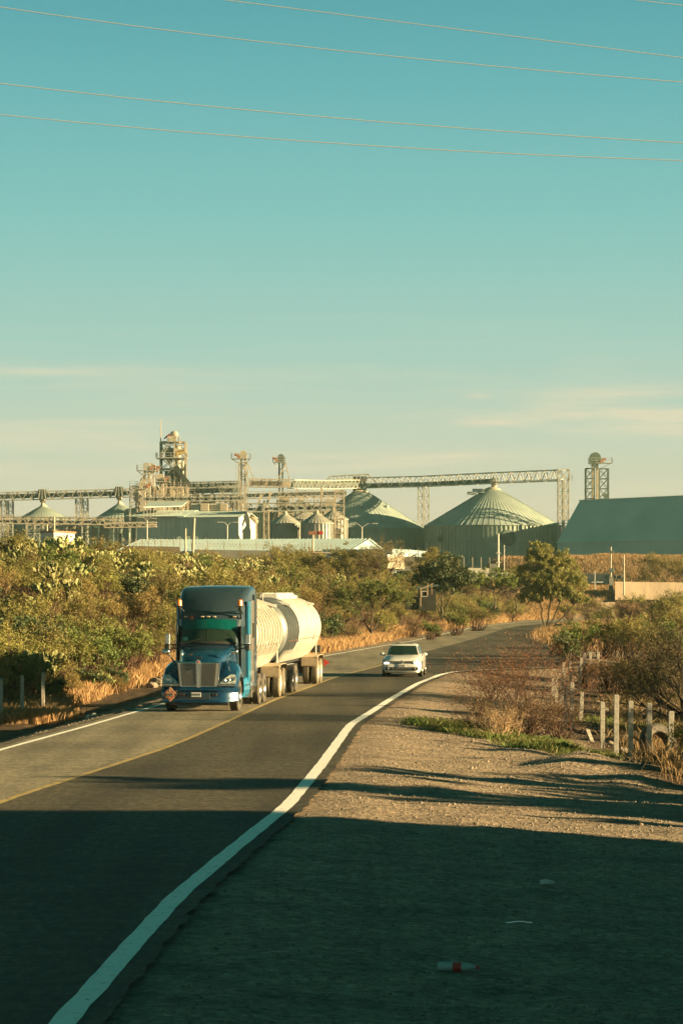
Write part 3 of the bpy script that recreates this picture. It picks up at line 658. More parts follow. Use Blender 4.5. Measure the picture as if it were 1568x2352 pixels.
def lattice(mb, x, y, z0, z1, w, dp, n, t=.16):
    c = [(x-w/2,y-dp/2),(x+w/2,y-dp/2),(x+w/2,y+dp/2),(x-w/2,y+dp/2)]
    for a in c: mb.bar((*a,z0),(*a,z1),t*1.35)
    for i in range(n):
        a, b = z0+(z1-z0)*i/n, z0+(z1-z0)*(i+1)/n
        for j in range(4):
            p, q = c[j], c[(j+1)%4]
            mb.bar((*p,b),(*q,b),t); mb.bar((*p,a),(*q,b),t*.8); mb.bar((*q,a),(*p,b),t*.8)
def gallery(name, label, pts, d, w=1.6, hh=1.8, bay=2.2, mat='galv', belt='darksteel', rail_top=False, t=.14, belt_h=.75, group=None, belt_z=.25):
    # pts: bottom line in photograph pixels, with the distance of each point
    P = [W(x, y, dd) for x, y, dd in pts]
    o = thing(name, label, 'conveyor', (P[0].x, P[0].y, 0), 0, group)
    tr = MB(); bl = MB(); rl = MB()
    for a, b in zip(P[:-1], P[1:]):
        girder(tr, a, b, w, hh, max(2, int((b-a).length/bay)), t)
        up = Vector((0,0,belt_z+belt_h/2)); bl.bar(a+up, b+up, w*.55, belt_h)
        if rail_top:
            u = Vector((0,-w/2-.3,0)); railing(rl, [a+u+Vector((0,0,hh*.45)), b+u+Vector((0,0,hh*.45))], .9, .07)
    tr.build('truss', MT[mat], o, world=True); bl.build('belt_housing', MT[belt], o, world=True)
    if rail_top: rl.build('railing', MT[mat], o, world=True)
    return o
def silo(label, px, half, yap, yeave, d, zb=0., ntop=.09, ribs=84, wallmat='silowall', roofmat='galvroof', rings=5, group='grain silos', rings_h=None, cap='creamsteel', vents=0, name='grain_silo'):
    c = W(px, yeave, d); r = M_(half, d); za = CAMH-(yap-HY)/F0*d; ze = c.z
    o = thing(name, label, 'silo', (c.x, d, zb), 0, group)
    H = ze-zb; rt = r*ntop*1.0
    w = MB(); N = ribs
    prof = [(r,0)]
    k = max(4, int(H/1.1))
    for i in range(1, k+1): prof += [(r-.03, H*(i-.5)/k), (r, H*i/k)]
    w.lathe(prof, (0,0,0), (0,0,1), 96); wo = w.build('wall', MT[wallmat], o, smooth=True)
    st = MB()
    for i in range(N):
        a = 2*PI*i/N; st.box((math.cos(a)*(r+.09), math.sin(a)*(r+.09), H/2), (.14,.16,H), rz=a)
    for i in range(1, rings): st.lathe([(r+.12,0),(r+.2,.05),(r+.2,.16),(r+.12,.2)], (0,0,H*i/rings), (0,0,1), 72)
    st.build('stiffener', MT[wallmat], wo)
    rf = MB(); rf.lathe([(r+.3,H-.08),(r+.3,H),(rt,za-zb),(rt*.9,za-zb+.1)], (0,0,0), (0,0,1), 96); ro = rf.build('roof', MT[roofmat], o, smooth=False)
    rb = MB(); nr = max(30, int(N*.75))
    for i in range(nr):
        a = 2*PI*i/nr; ca, sa = math.cos(a), math.sin(a)
        rb.bar((ca*(r+.3), sa*(r+.3), H+.02), (ca*rt, sa*rt, za-zb+.02), .14, .06)
    rb.build('roof_rib', MT[roofmat], ro)
    cp = MB(); cp.lathe([(rt*1.05,-.3),(rt*1.08,.15),(rt*.5,.5),(.001,.55)], (0,0,za-zb), (0,0,1), 32); cp.build('cap', MT[cap], o, smooth=True)
    for i in range(vents):
        a = -PI/2+(-.9+1.8*i/max(1,vents-1)); f = .45+.3*(i%2); q = r*(1-f)
        MB().sphere((math.cos(a)*(rt+(r-rt)*f), math.sin(a)*(rt+(r-rt)*f), H+(za-zb-H)*(1-f)+.3), .5, 10).build('roof_vent', MT[roofmat], ro)
    return o, c, r, ze, za
silo('far-left corrugated grain silo with a conical roof, nearest the left frame edge', 100, 86, 1163, 1209, 605, ribs=60, cap='creamsteel', roofmat='galvroof')
silo('second grain silo from the left, its conical roof partly behind the grey shed', 276, 80, 1158, 1207, 615, ribs=60)
silo('huge grain silo standing behind the small bins, left of the big twin silo', 828, 145, 1130.7, 1214.5, 632, ribs=90, vents=5, ntop=.13)
s3, c3, r3, ze3, za3 = silo('widest grain silo at right of centre, with dark round patches high on its wall', 1131, 156, 1124, 1209, 615, ribs=100, ntop=.11)
for px, hw in ((1007,9), (1157,18)):       # dark round access panels on the wall
    x = M_(px-1131, 615); yy = -math.sqrt(max(0,(r3+.25)**2-x*x)); a = math.atan2(yy, x)
    mb = MB(); mb.lathe([(.001,.06),(M_(hw,615)*.95,.05),(M_(hw,615),0)], (x, yy, ze3-2.9), (math.cos(a), math.sin(a), 0), 20)
    mb.build('access_panel', MT['darksteel'], s3, smooth=False)
hb = MB(); hb.box((-3.4,-2.0,za3-.4),(2.6,1.4,.9)); hb.box((-4.9,-2.6,za3-1.0),(2.0,1.2,.7)); hb.build('roof_hatch', MT['galvroof'], s3)
# small bins in the middle
B = [('small galvanised bin under the conveyors, first to the right of the lit gable', 655.5, 35, 1181, 1203.5, 470, 26, 'galv'),
     ('small galvanised bin with its right side brightly sunlit', 728, 35, 1179, 1202, 465, 26, 'galv'),
     ('small bin behind the two front bins, next to the lattice tower', 765, 32, 1172, 1193, 492, 26, 'galv'),
     ('small bin behind, its roof showing between the two front bins', 694, 30, 1178, 1192, 500, 26, 'galv'),
     ('dark bin behind the lit gable shed', 607, 26, 1155, 1178, 520, 30, 'silowall')]
for lab, px, hf, ya, ye, d, ribs, wm in B:
    silo(lab, px, hf, ya, ye, d, zb=3.5, ribs=ribs, wallmat=wm, rings=3, group='small grain bins', ntop=.12, name='grain_bin', roofmat='galv')
silo('grey silo roof showing behind the elevator tower in the middle', 690, 62, 1150, 1180, 660, zb=0, ribs=50)

# conveyors
GR = 'overhead conveyor galleries'
gallery('conveyor_gallery', 'long dark belt conveyor bridge over the two left silos', [(-60,1151,590),(97,1147,590),(275,1142,590),(420,1138,590),(556,1134,590)], 590, w=2, hh=1.75, bay=2.0, belt='darksteel', belt_h=1.0, rail_top=True, group=GR, belt_z=.35)
gallery('conveyor_gallery', 'conveyor bridge just above and behind the left belt, joining the elevator tower', [(420,1122,605),(556,1119,605)], 600, hh=1.3, bay=1.6, rail_top=True, group=GR)
gallery('conveyor_gallery', 'cream painted conveyor bridge between the two middle bucket elevators', [(572,1118,575),(668,1120,575)], 575, hh=1.7, bay=1.5, mat='creamsteel', belt='creamsteel', rail_top=True, group=GR, belt_h=1.1)
gallery('conveyor_gallery', 'dark conveyor bridge sloping up to the hub above the left big silo', [(668,1122,600),(750,1123,620),(822,1121,636)], 600, hh=1.9, bay=2.0, group=GR, belt_h=.9, belt_z=.4)
gallery('conveyor_gallery', 'long conveyor bridge between the two big silos on the right', [(826,1121,640),(975,1117.5,630),(1134,1110,615)], 600, w=2, hh=2.4, bay=2.6, group=GR, belt_h=.95, belt_z=.1)
gallery('conveyor_gallery', 'open lattice walkway bridge right of the widest silo apex', [(1134,1110,615),(1290,1104,600)], 600, w=2, hh=2.4, bay=2.4, belt_h=.12, group=GR, mat='galv', belt='galv')
gallery('conveyor_gallery', 'lower conveyor with cream lattice sides crossing in front of the left silos', [(-60,1202,500),(150,1204,500),(284,1206,500)], 500, hh=1.15, bay=1.4, mat='creamsteel', belt='darksteel', rail_top=True, group=GR, belt_h=.4)
gallery('conveyor_gallery', 'lower dark conveyor bridge right of the elevator tower, above the bins', [(566,1145,540),(700,1141,540),(795,1139,540)], 540, hh=.9, bay=1.4, belt_h=.6, group=GR, rail_top=True)
gallery('conveyor_gallery', 'lowest conveyor bridge feeding the small bins', [(566,1176,500),(700,1173,500),(770,1172,500)], 500, hh=1.5, bay=1.4, belt_h=.5, group=GR, rail_top=True)
gallery('conveyor_gallery', 'thin conveyor running behind the cooling stacks', [(330,1152,545),(560,1150,545)], 545, hh=.8, bay=1.6, belt_h=.4, group=GR, rail_top=True)
gallery('conveyor_gallery', 'short cream conveyor low down in front of the second left silo', [(240,1212,480),(395/1.1,1210,480)], 480, hh=.8, bay=1.4, belt_h=.3, group=GR, mat='creamsteel', belt='creamsteel')
# raised frame and hub over the left big silo
o = thing('conveyor_head_frame', 'raised lattice frame and dark chute where the bridges meet above the left big silo', 'conveyor head', (W(822,0,638).x, 638, 0))
mb = MB(); p0, p1 = W(757,1122,636), W(856,1120,636)
A = [W(742,1112,636), W(757,1094,636), W(845,1089,636), W(862,1108,636)]
for s in (-1, 1):
    q = [a+Vector((0,s*1.2,0)) for a in A]
    for a, b in zip(q[:-1], q[1:]): mb.bar(a, b, .22)
    for i in range(10):
        a = q[1].lerp(q[2], i/10); b = q[1].lerp(q[2], (i+1)/10); m = (a+b)/2
        mb.bar(a, Vector((m.x, m.y, m.z-2.4)), .13); mb.bar(Vector((m.x, m.y, m.z-2.4)), b, .13)
for i in range(6):
    a = A[1].lerp(A[2], i/5); mb.bar(a+Vector((0,-1.2,0)), a+Vector((0,1.2,0)), .15)
mb.build('truss', MT['galv'], o, world=True)
mb = MB(); c = W(826,1112,636); mb.box((c.x, 636, c.z), (3.2,2.0,3.6)); mb.bar(W(700,1117,630)+Vector((0,0,.6)), W(822,1104,636)+Vector((0,0,.3)), 1.2, 1.0); mb.bar(W(822,1102,636), W(852,1118,636), 1.2, .7)
mb.build('belt_housing', MT['darksteel'], o, world=True)
def spout(px, y0, y1, d, hw0, hw1, label, boxhw=9, boxh=22):
    o = thing('silo_spout', label, 'spout', (W(px,0,d).x, d, 0), 0, 'spouts feeding the silos')
    z0 = W(px,y0,d).z; z1 = W(px,y1,d).z; x = W(px,0,d).x
    mb = MB(); mb.lathe([(M_(hw0,d), z0),(M_(hw0*.95,d), z0-.6),(M_(hw1,d), z0-(z0-z1)*.45),(M_(hw1,d), z1+.5),(M_(hw1*1.6,d), z1)], (x,d,0), (0,0,1), 20)
    mb.build('funnel', MT['creamsteel'], o, world=True, smooth=True)
    mb = MB(); mb.box((x,d,z0+M_(boxh,d)/2+.05),(M_(boxhw*2,d),2.4,M_(boxh,d))); mb.build('drive_housing', MT['darksteel'], o, world=True)
    fr = MB(); zt = z0+M_(boxh,d)
    for s in (-1,1):
        for e in (-1.3,1.3): fr.bar((x+s*M_(boxhw*.9,d),d+e,z0),(x+s*M_(boxhw*.5,d),d+e,zt+.2),.16)
        fr.bar((x,d+s*1.3,z0),(x,d+s*1.3,zt+.2),.14)
    fr.build('frame', MT['galv'], o, world=True)
spout(98, 1147, 1163, 590.0, 7, 3.6, 'cream spout below the belt above the far-left silo')
spout(274, 1141, 1158, 590.0, 7, 3.4, 'cream spout below the belt above the second silo from the left')
spout(825, 1121, 1131, 640, 7, 4, 'short spout on top of the left big silo', 5, 6)
spout(1134, 1107, 1124, 615, 7, 6.5, 'cream-sided spout on the apex of the widest silo', 4, 8)
# support towers
GT = 'lattice support towers'
for px, y0, y1, w, d, lab in ((16,1149,1215,27,592,'lattice support tower at the left frame edge under the belt'), (188,1144,1215,27,592,'white lattice support tower between the two left silos'),
                              (972,1117,1290,26,632,'lattice support tower standing between the two big silos'), (1293,1104,1300,26,600,'tall lattice tower at the right end of the walkway bridge, beside the green warehouse')):
    x = W(px,0,d).x; o = thing('support_tower', lab, 'tower', (x,d,0), 0, GT); mb = MB()
    zt = W(px,y0,d).z; zb = 0.; w = M_(w, d); lattice(mb, x-w*.28, d-.6, zb, zt, w*.42, 2.2, max(4,int((zt-zb)/2.2)), .12); lattice(mb, x+w*.28, d+.6, zb, zt, w*.42, 2.2, max(4,int((zt-zb)/2.2)), .12)
    if px == 1293:
        lattice(mb, x, d, zt, W(0,1079,d).z, w, 2.6, 1, .16); railing(mb, [(x-w/2,d-1.3,zt),(x+w/2+.6,d-1.3,zt),(x+w/2+.6,d+1.3,zt)], 1.2)
        for s in (-.5,0,.4): mb.bar((x+s*w,d,W(0,1079,d).z),(x+s*w,d,W(0,1074,d).z),.1)
    mb.build('frame', MT['galv'], o, world=True)

def elevator(label, px, ytop, ybase, d, head_hw, leg_hw, plat, ncase=2, mat='creamsteel', headmat='creamsteel', tw=0, group='bucket elevators', motor=1, brace=None, hb=20):
    x = W(px,0,d).x; z1 = W(0,ytop,d).z; z0 = max(0., W(0,ybase,d).z)-3
    o = thing('bucket_elevator', label, 'elevator', (x,d,z0), 0, group)
    r = M_(head_hw, d); zh = z1-M_(hb, d)
    mb = MB()
    ring_ = [(x+r*math.cos(a), z1-r+r*math.sin(a)) for a in np.linspace(0, PI, 13)]+[(x-r, zh),(x+r, zh)]
    mb.loft([[(a,d-.7,b) for a, b in ring_], [(a,d+.7,b) for a, b in ring_]]); hd = mb.build('head', MT[headmat], o, world=True)
    mb = MB(); mb.loft([[(x+(a-x)*1.08,d-.25,z1-r+(b-z1+r)*1.08) for a, b in ring_[:13]], [(x+(a-x)*1.08,d+.25,z1-r+(b-z1+r)*1.08) for a, b in ring_[:13]]]); mb.build('head_flange', MT[mat], hd) if False else None
    lg = MB(); L = M_(leg_hw, d)
    if ncase == 2:
        for s in (-1, 1): lg.box((x+s*L*.62, d, (zh+z0)/2), (L*.62, .9, zh-z0))
    else: lg.box((x, d, (zh+z0)/2), (L*1.3, .9, zh-z0))
    for z in np.arange(z0+2, zh, 2.4): lg.box((x, d, z), (L*2.05, 1.1, .12))
    lg.build('leg_casing', MT[mat], o, world=True)
    pl = MB(); a, b = M_(plat[0], d), M_(plat[1], d); zp = zh+.1
    pl.box((x+(a+b)/2, d-.3, zp), (b-a, 2.6, .14)); railing(pl, [(x+a,d+1,zp),(x+a,d-1.6,zp),(x+b,d-1.6,zp),(x+b,d+1,zp)], 1.1, .08)
    pl.bar((x+a,d-1,zp),(x,d-.5,zp-1.6),.12); pl.bar((x+b,d-1,zp),(x,d-.5,zp-1.6),.12)
    pl.build('platform', MT['galv'], o, world=True)
    mo = MB(); s = 1 if motor > 0 else -1
    mo.tube((x+s*(r+.15),d-.5,zp+.7),(x+s*(r+1.1),d-.5,zp+.9),.32,.26,10); mo.box((x+s*(r+.2),d-.5,zp+.4),(.7,.6,.6)); mo.build('motor', MT['rust'], o, world=True)
    if tw:
        tm = MB(); lattice(tm, x, d, z0, zp-M_(8,d), M_(tw,d), 2.6, max(5,int((zp-z0)/2.3)), .13)
        lad = x-M_(tw,d)/2-.35
        for s2 in (-.2,.2): tm.bar((lad+s2,d-1.4,z0),(lad+s2,d-1.4,zp),.07)
        tm.build('lattice_frame', MT['galv'], o, world=True)
    if brace:
        bm_ = MB()
        for (ax, ay, bx, by, th) in brace: bm_.bar(W(ax,ay,d-.9), W(bx,by,d-.9), M_(th,d))
        bm_.build('chute', MT['creamsteel'], o, world=True)
    return o
elevator('tall bucket elevator with railed platform in a lattice tower, left of the cream bridge', 558.5, 1035, 1240, 570, 8.2, 7, (-27,17), tw=20, mat='creamsteel', brace=[(567,1062,581,1096,2.6),(581,1096,583,1106,2.6)], motor=-1)
elevator('dark-headed bucket elevator with cream A-shaped braces in the middle', 645, 1043, 1230, 585, 7.5, 6, (-18,10), mat='darksteel', headmat='darksteel', brace=[(655,1065,640,1098,2.2),(655,1060,664,1100,2.2),(646,1082,659,1082,1.2),(672,1110,700,1150,2.5)], motor=-1)
elevator('double-domed bucket elevator in the left cluster, highest of the cluster', 337, 1062, 1180, 560, 8, 7, (-22,20), mat='creamsteel', headmat='galv', motor=1, brace=[(333,1085,322,1105,2.2),(341,1090,352,1118,2)], tw=16)
elevator('domed elevator head directly behind the highest one of the left cluster', 349, 1064, 1180, 566, 7.5, 6, (-8,16), mat='creamsteel', headmat='creamsteel')
elevator('lower domed elevator left of the main steel tower', 368, 1088, 1180, 556, 9, 9, (-10,22), mat='creamsteel', headmat='creamsteel', brace=[(376,1098,384,1118,2.5)])
elevator('short cream elevator at the left end of the cluster', 328, 1104, 1190, 552, 7.5, 7, (-14,10), mat='creamsteel', headmat='creamsteel')
elevator('bucket elevator with large round head above the green warehouse roof', 1366, 1039, 1200, 590, 13, 8, (-15,38), mat='creamsteel', headmat='darksteel', motor=1, hb=26)
x = W(1371,0,590).x; o = thing('lattice_frame_tower', 'dark lattice frame around the elevator above the green warehouse', 'tower', (x,590,0), 0)
mb = MB(); z0, z1 = 0., W(0,1076,590).z
for (a, b) in ((1354,18.5),(1387,21)): lattice(mb, W(a,0,590).x, 590+(1.6 if a > 1360 else 0), z0, z1, M_(b if a > 1360 else 19, 590), 3, int((z1-z0)/2.05), .14)
mb.bar(W(1387,1135,588), W(1397,1150,588), .8); mb.bar(W(1364,1062,588), W(1366,1075,588), .5); mb.build('frame', MT['darksteel'], o, world=True)

# main steel tower
def main_tower():
    d = 575; xL, xM, xR = (W(p,0,d).x for p in (370,402,426)); o = thing('steel_process_tower', 'tall open steel tower with stairs, a dish ball and a red windsock on top', 'tower', (xM,d,0))
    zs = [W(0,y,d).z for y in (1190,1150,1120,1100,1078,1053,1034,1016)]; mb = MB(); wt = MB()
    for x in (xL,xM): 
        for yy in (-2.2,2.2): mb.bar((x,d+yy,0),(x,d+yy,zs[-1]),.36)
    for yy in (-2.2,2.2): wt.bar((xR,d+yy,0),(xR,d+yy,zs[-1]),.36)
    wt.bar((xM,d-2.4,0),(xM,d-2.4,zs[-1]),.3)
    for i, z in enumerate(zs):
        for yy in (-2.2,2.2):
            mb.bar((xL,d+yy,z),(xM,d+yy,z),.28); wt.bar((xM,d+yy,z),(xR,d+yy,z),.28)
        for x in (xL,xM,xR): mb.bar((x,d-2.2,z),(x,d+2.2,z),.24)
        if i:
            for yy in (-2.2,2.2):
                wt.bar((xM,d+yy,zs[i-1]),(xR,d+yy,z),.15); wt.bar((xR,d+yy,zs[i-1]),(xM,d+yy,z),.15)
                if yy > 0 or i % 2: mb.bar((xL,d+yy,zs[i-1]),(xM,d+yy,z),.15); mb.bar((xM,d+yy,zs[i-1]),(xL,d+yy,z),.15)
    mb.build('shaded_frame', MT['darksteel'], o, world=True); wt.build('frame', MT['creamsteel'], o, world=True)  # shaded members dark, sunlit right bay cream: light put into the colour
    st = MB(); yy = d-2.6
    seq = [(398,1118,384,1098),(384,1098,402,1080),(400,1080,378,1056),(368,1053,390,1019)]
    for a, b, c_, e in seq:
        p, q = W(a,b,yy), W(c_,e,yy)
        for dz in (0,.9): st.bar(p+Vector((0,0,dz)), q+Vector((0,0,dz)), .12)
        st.bar(p+Vector((0,.8,0)), q+Vector((0,.8,0)), .12)
        n = 14
        for i in range(n+1): c2 = p.lerp(q, i/n); st.bar(c2, c2+Vector((0,.8,0)), .12); 
        for i in range(0,n+1,3): c2 = p.lerp(q, i/n); st.bar(c2, c2+Vector((0,0,.9)), .06)
    st.build('stairs', MT['galv'], o, world=True)
    pf = MB()
    for y, a, b in ((1053,360,430),(1080,392,404),(1016,386,412)):
        p, q = W(a,y,d), W(b,y,d); pf.box(((p.x+q.x)/2,d-.3,p.z),(q.x-p.x,5.6,.16)); railing(pf, [(p.x,d+2.4,p.z),(p.x,d-3,p.z),(q.x,d-3,p.z),(q.x,d+2.4,p.z)], 1.1, .08)
    pf.build('platform', MT['galv'], o, world=True)
    hp = MB(); a, b = W(380,1050,d), W(398,1029,d)
    hp.box(((a.x+b.x)/2,d,(a.z+b.z)/2),(b.x-a.x,2.6,b.z-a.z)); cx = (a.x+b.x)/2
    hp.loft([[(cx-.8,d-1.3,a.z),(cx+.8,d-1.3,a.z),(cx+.8,d+1.3,a.z),(cx-.8,d+1.3,a.z)],[(cx-.2,d-.3,a.z-1.6),(cx+.2,d-.3,a.z-1.6),(cx+.2,d+.3,a.z-1.6),(cx-.2,d+.3,a.z-1.6)]])
    p = W(392,1108,d); hp.box((p.x,d,p.z),(2.4,2.6,4.8)); hp.box((p.x+1,d,p.z-6),(3.2,2.6,6)); hp.build('hopper', MT['darksteel'], o, world=True)
    ch = MB(); ch.bar(W(404,1075,d-1.6),W(436,1113,d-1.6),1.2,.8); ch.build('chute', MT['creamsteel'], o, world=True)
    ch = MB(); ch.bar(W(403,1068,d-.6),W(431,1113,d-.6),1.3,.9); ch.bar(W(400,1080,d),W(374,1112,d),.8); ch.build('dark_chute', MT['darksteel'], o, world=True)
    yb = MB(); p = W(415,1040,d-1); yb.bar(p-Vector((1,0,0)), p+Vector((1.1,0,.5)), 1.1, 1.1); yb.build('motor', MT['yellow'], o, world=True)
    cs = MB(); p = W(409,1060,d); cs.tube((p.x,d,p.z-9),(p.x,d,p.z+3.4),.55,.55,12); cs.tube((p.x+1,d,p.z-9),(p.x+1,d,p.z),.3,.3,10); cs.build('pipe', MT['creamsteel'], o, world=True)
    tp = MB(); p = W(400.5,998.5,d); tp.sphere(p, .85, 16, (1,.55,1)); tp.build('dish', MT['creamsteel'], o, world=True, smooth='all')
    tp = MB(); tp.bar((p.x,d,zs[-1]),(p.x,d,p.z),.14); tp.bar((p.x-.7,d,zs[-1]),(p.x-.7,d,p.z+.6),.08); tp.box((p.x-.4,d,zs[-1]+.7),(1.6,1.2,1.3)); tp.build('dish_mast', MT['creamsteel'], o, world=True)
    q = W(391,999,d); ws = MB(); z = q.z
    ws.loft([[(q.x-k*.9, d+.35*math.cos(a)*(1-k*.25), z-(k**1.6)*.42+.32*math.sin(a)*(1-k*.3)) for a in np.linspace(0,2*PI,9)[:-1]] for k in (0,.4,.8,1.1,1.5)])
    ws.build('windsock', MT['red'], o, world=True, smooth=True)
    m = MB(); m.bar((q.x+.1,d,zs[-1]),(q.x+.1,d,z+.9),.09); m.build('windsock_mast', MT['galv'], o, world=True)
    m = MB(); a, b = W(369,1016,d), W(369,962,d); m.tube(a, b, .13, .07, 6); m.build('lightning_rod', MT['creamsteel'], o, world=True)
main_tower()
# pipework of the cluster under the main tower, and steel frames around the bins
def frame_block(label, x0, x1, y0, y1, d, nx, nz, mat, dp=4, fill=.3, seed=1, pipes=6):
    r_ = random.Random(seed); o = thing('pipe_rack', label, 'pipe rack', (W((x0+x1)/2,0,d).x,d,0)); mb = MB(); pb = MB()
    X = [W(x0+(x1-x0)*i/nx,0,d).x for i in range(nx+1)]; Z = [W(0,y1+(y0-y1)*i/nz,d).z for i in range(nz+1)]
    for x in X:
        for yy in (0,dp): mb.bar((x,d+yy,Z[0]-3),(x,d+yy,Z[-1]),.2)
    for z in Z[1:]:
        for yy in (0,dp): mb.bar((X[0],d+yy,z),(X[-1],d+yy,z),.18)
        railing(mb, [(X[0],d-.2,z),(X[-1],d-.2,z)], .9, .06)
    for i in range(nx):
        for j in range(nz):
            if r_.random() < .7: mb.bar((X[i],d,Z[j]),(X[i+1],d,Z[j+1]),.12)
            if r_.random() < .5: mb.bar((X[i+1],d,Z[j]),(X[i],d,Z[j+1]),.12)
    for k in range(pipes):
        a = r_.uniform(X[0],X[-1]); b = a+r_.uniform(-2.5,2.5); z = r_.uniform(Z[1],Z[-1]); pb.tube((a,d+dp*.5,z),(b,d+dp*.4,Z[0]-2),.16+.2*r_.random(),n=8)
        if r_.random() < .6: pb.box((a,d+dp*.4,z-.6),(1.0+r_.random(),1.2,1.2+r_.random()*1.4))
    mb.build('frame', MT[mat], o, world=True); pb.build('pipework', MT['creamsteel'], o, world=True)
frame_block('cluttered cream steel frames and pipes below the domed elevators', 316, 430, 1118, 1172, 565, 9, 4, 'creamsteel', seed=3, pipes=22)
frame_block('open steel frames and pipes between the cooling stacks and the elevator tower', 430, 556, 1136, 1180, 572, 10, 3, 'creamsteel', seed=5, pipes=14)
frame_block('steel frame left of the domed elevators beside the left belt', 298, 318, 1116, 1190, 560, 1, 6, 'galv', seed=9, pipes=2)
frame_block('cream steel stair frame at the right end of the small bins', 768, 790, 1127, 1240, 480, 1, 7, 'creamsteel', dp=2, seed=12, pipes=2)
frame_block('steel frames carrying the conveyors above the small bins', 640, 770, 1140, 1200, 515, 8, 3, 'creamsteel', seed=21, pipes=12)
frame_block('steel frames and posts below the lower left conveyor', 60, 286, 1206, 1246, 505, 12, 2, 'galv', dp=2, seed=30, pipes=8)
frame_block('bare white support frame right of the gable shed', 606, 617, 1172, 1240, 455, 1, 4, 'creamsteel', dp=1, seed=31, pipes=0)
# slanting cream chutes over the bins
o = thing('chute_set', 'cream slanting spouts dropping from the upper bridges to the small bins', 'chutes', (W(690,0,520).x,520,0)); mb = MB()
for a in ((600,1135,592,1160),(622,1130,612,1160),(688,1145,704,1168),(739,1138,736,1172),(738,1120,740,1142),(655,1138,645,1165),(700,1180,727,1197),(565,1195,580,1230)): mb.bar(W(a[0],a[1],520), W(a[2],a[3],520), .45)
mb.build('chute', MT['creamsteel'], o, world=True)

# ---------------------------------------------------------------- buildings
def prism_building(name, label, A, Bp, depth_dir, dpt, z0, ze, zr, wallm, roofm, cat='building', over=.5, ribs=0, corr=None, group=None, front_ribs=0):
    """gabled shed: long wall A->B (ground plan), ridge parallel to it at half depth."""
    A, Bp = Vector(A), Vector(Bp); u = (Bp-A).normalized(); v = Vector(depth_dir).normalized()*dpt
    o = thing(name, label, cat, (A.x, A.y, z0), 0, group)
    mb = MB(); P = [A, Bp, Bp+v, A+v]
    L = [Vector((p.x,p.y,z0)) for p in P]; U = [Vector((p.x,p.y,ze)) for p in P]; r0 = (A+v/2).to_3d(); r1 = (Bp+v/2).to_3d(); r0.z = r1.z = zr
    mb.add(L+U+[r0, r1], [(0,1,5,4),(2,3,7,6),(1,2,6,9,5),(3,0,4,8,7),(3,2,1,0)]); w = mb.build('wall', MT[wallm], o, world=True)
    rf = MB(); e = u.to_3d()*over; s = (v.to_3d()/2).normalized()*over; dz = -(zr-ze)/(dpt/2)*over
    th = Vector((0,0,.12))
    for side in (0, 1):
        a, b = (U[0], U[1]) if side == 0 else (U[3], U[2]); sg = -1 if side == 0 else 1
        a2 = a-e+s*sg+Vector((0,0,dz)); b2 = b+e+s*sg+Vector((0,0,dz)); rf.loft([[a2, r0-e, r0-e+th, a2+th], [b2, r1+e, r1+e+th, b2+th]])
    ro = rf.build('roof', MT[roofm], o, world=True)
    if ribs:
        rb = MB()
        for i in range(ribs+1):
            k = i/ribs; a2 = (U[0]-e+s*-1+Vector((0,0,dz))).lerp(U[1]+e+s*-1+Vector((0,0,dz)), k)+th; b2 = (r0-e).lerp(r1+e, k)+th; rb.bar(a2, b2, .08, .10)
        rb.build('roof_rib', MT[roofm], ro) if False else rb.build('roof_rib', MT[roofm], o, world=True)
    if front_ribs:
        rb = MB()
        for i in range(front_ribs+1):
            k = i/front_ribs; a2 = L[0].lerp(L[1], k); n = -v.normalized().to_3d()*.05; rb.bar(a2+n, a2+n+Vector((0,0,ze-z0-.05)), .09, .09)
        rb.build('panel_seam', MT[wallm], o, world=True)
    return o
def P2(px, d): return Vector(((px-784)/F0*d, d))
# long grey shed with sunlit gable: front runs away to the left-front, gable end turned towards the sun
dA, dB = 500, 497.2
o = prism_building('gable_shed', 'long grey shed with a brightly sunlit gable end, in front of the conveyors', P2(413,dA), P2(548,dB), (.25,.968), 11.5, 3.0, W(0,1188,dB).z, W(0,1175.5,dB+6).z, 'shedwall', 'shedroof', ribs=30, over=.35, front_ribs=14)
o2 = thing('ventilation_fan', 'dark round fan at the foot of the long grey shed, rightmost of the row', 'fan', W(474.5,1238,488), 0, 'dark fans along the shed foot')
fan = MB(); fan.lathe([(.001,-.05),(.55,-.05),(.6,.3),(.45,.8),(.001,.8)], (0,0,0), (.2,-1,.1), 14); fan.build('housing', MT['darksteel'], o2, smooth=True)
for px, y, lab in ((448.5,1238.5,'dark round fan at the shed foot, second from the right'),(431,1238.5,'dark round fan at the shed foot, middle one beside the pole'),(409,1239,'dark round fan at the corner where the two grey sheds meet'),(344.5,1243,'dark fan below the left grey shed, leftmost of the row')):
    c_ = copy_tree(o2); c_.location = W(px, y, 484); c_['label'] = lab
# lit side lean-to duct of the gable
dk = thing('duct', 'white duct and post on the corner of the sunlit gable', 'duct', (W(588,0,500).x,500,0)); mb = MB(); mb.bar(W(576,1186,501),W(590,1199,499),.6); mb.bar(W(589,1199,499),W(589,1243,499),.35); mb.build('pipe', MT['creamsteel'], dk, world=True)
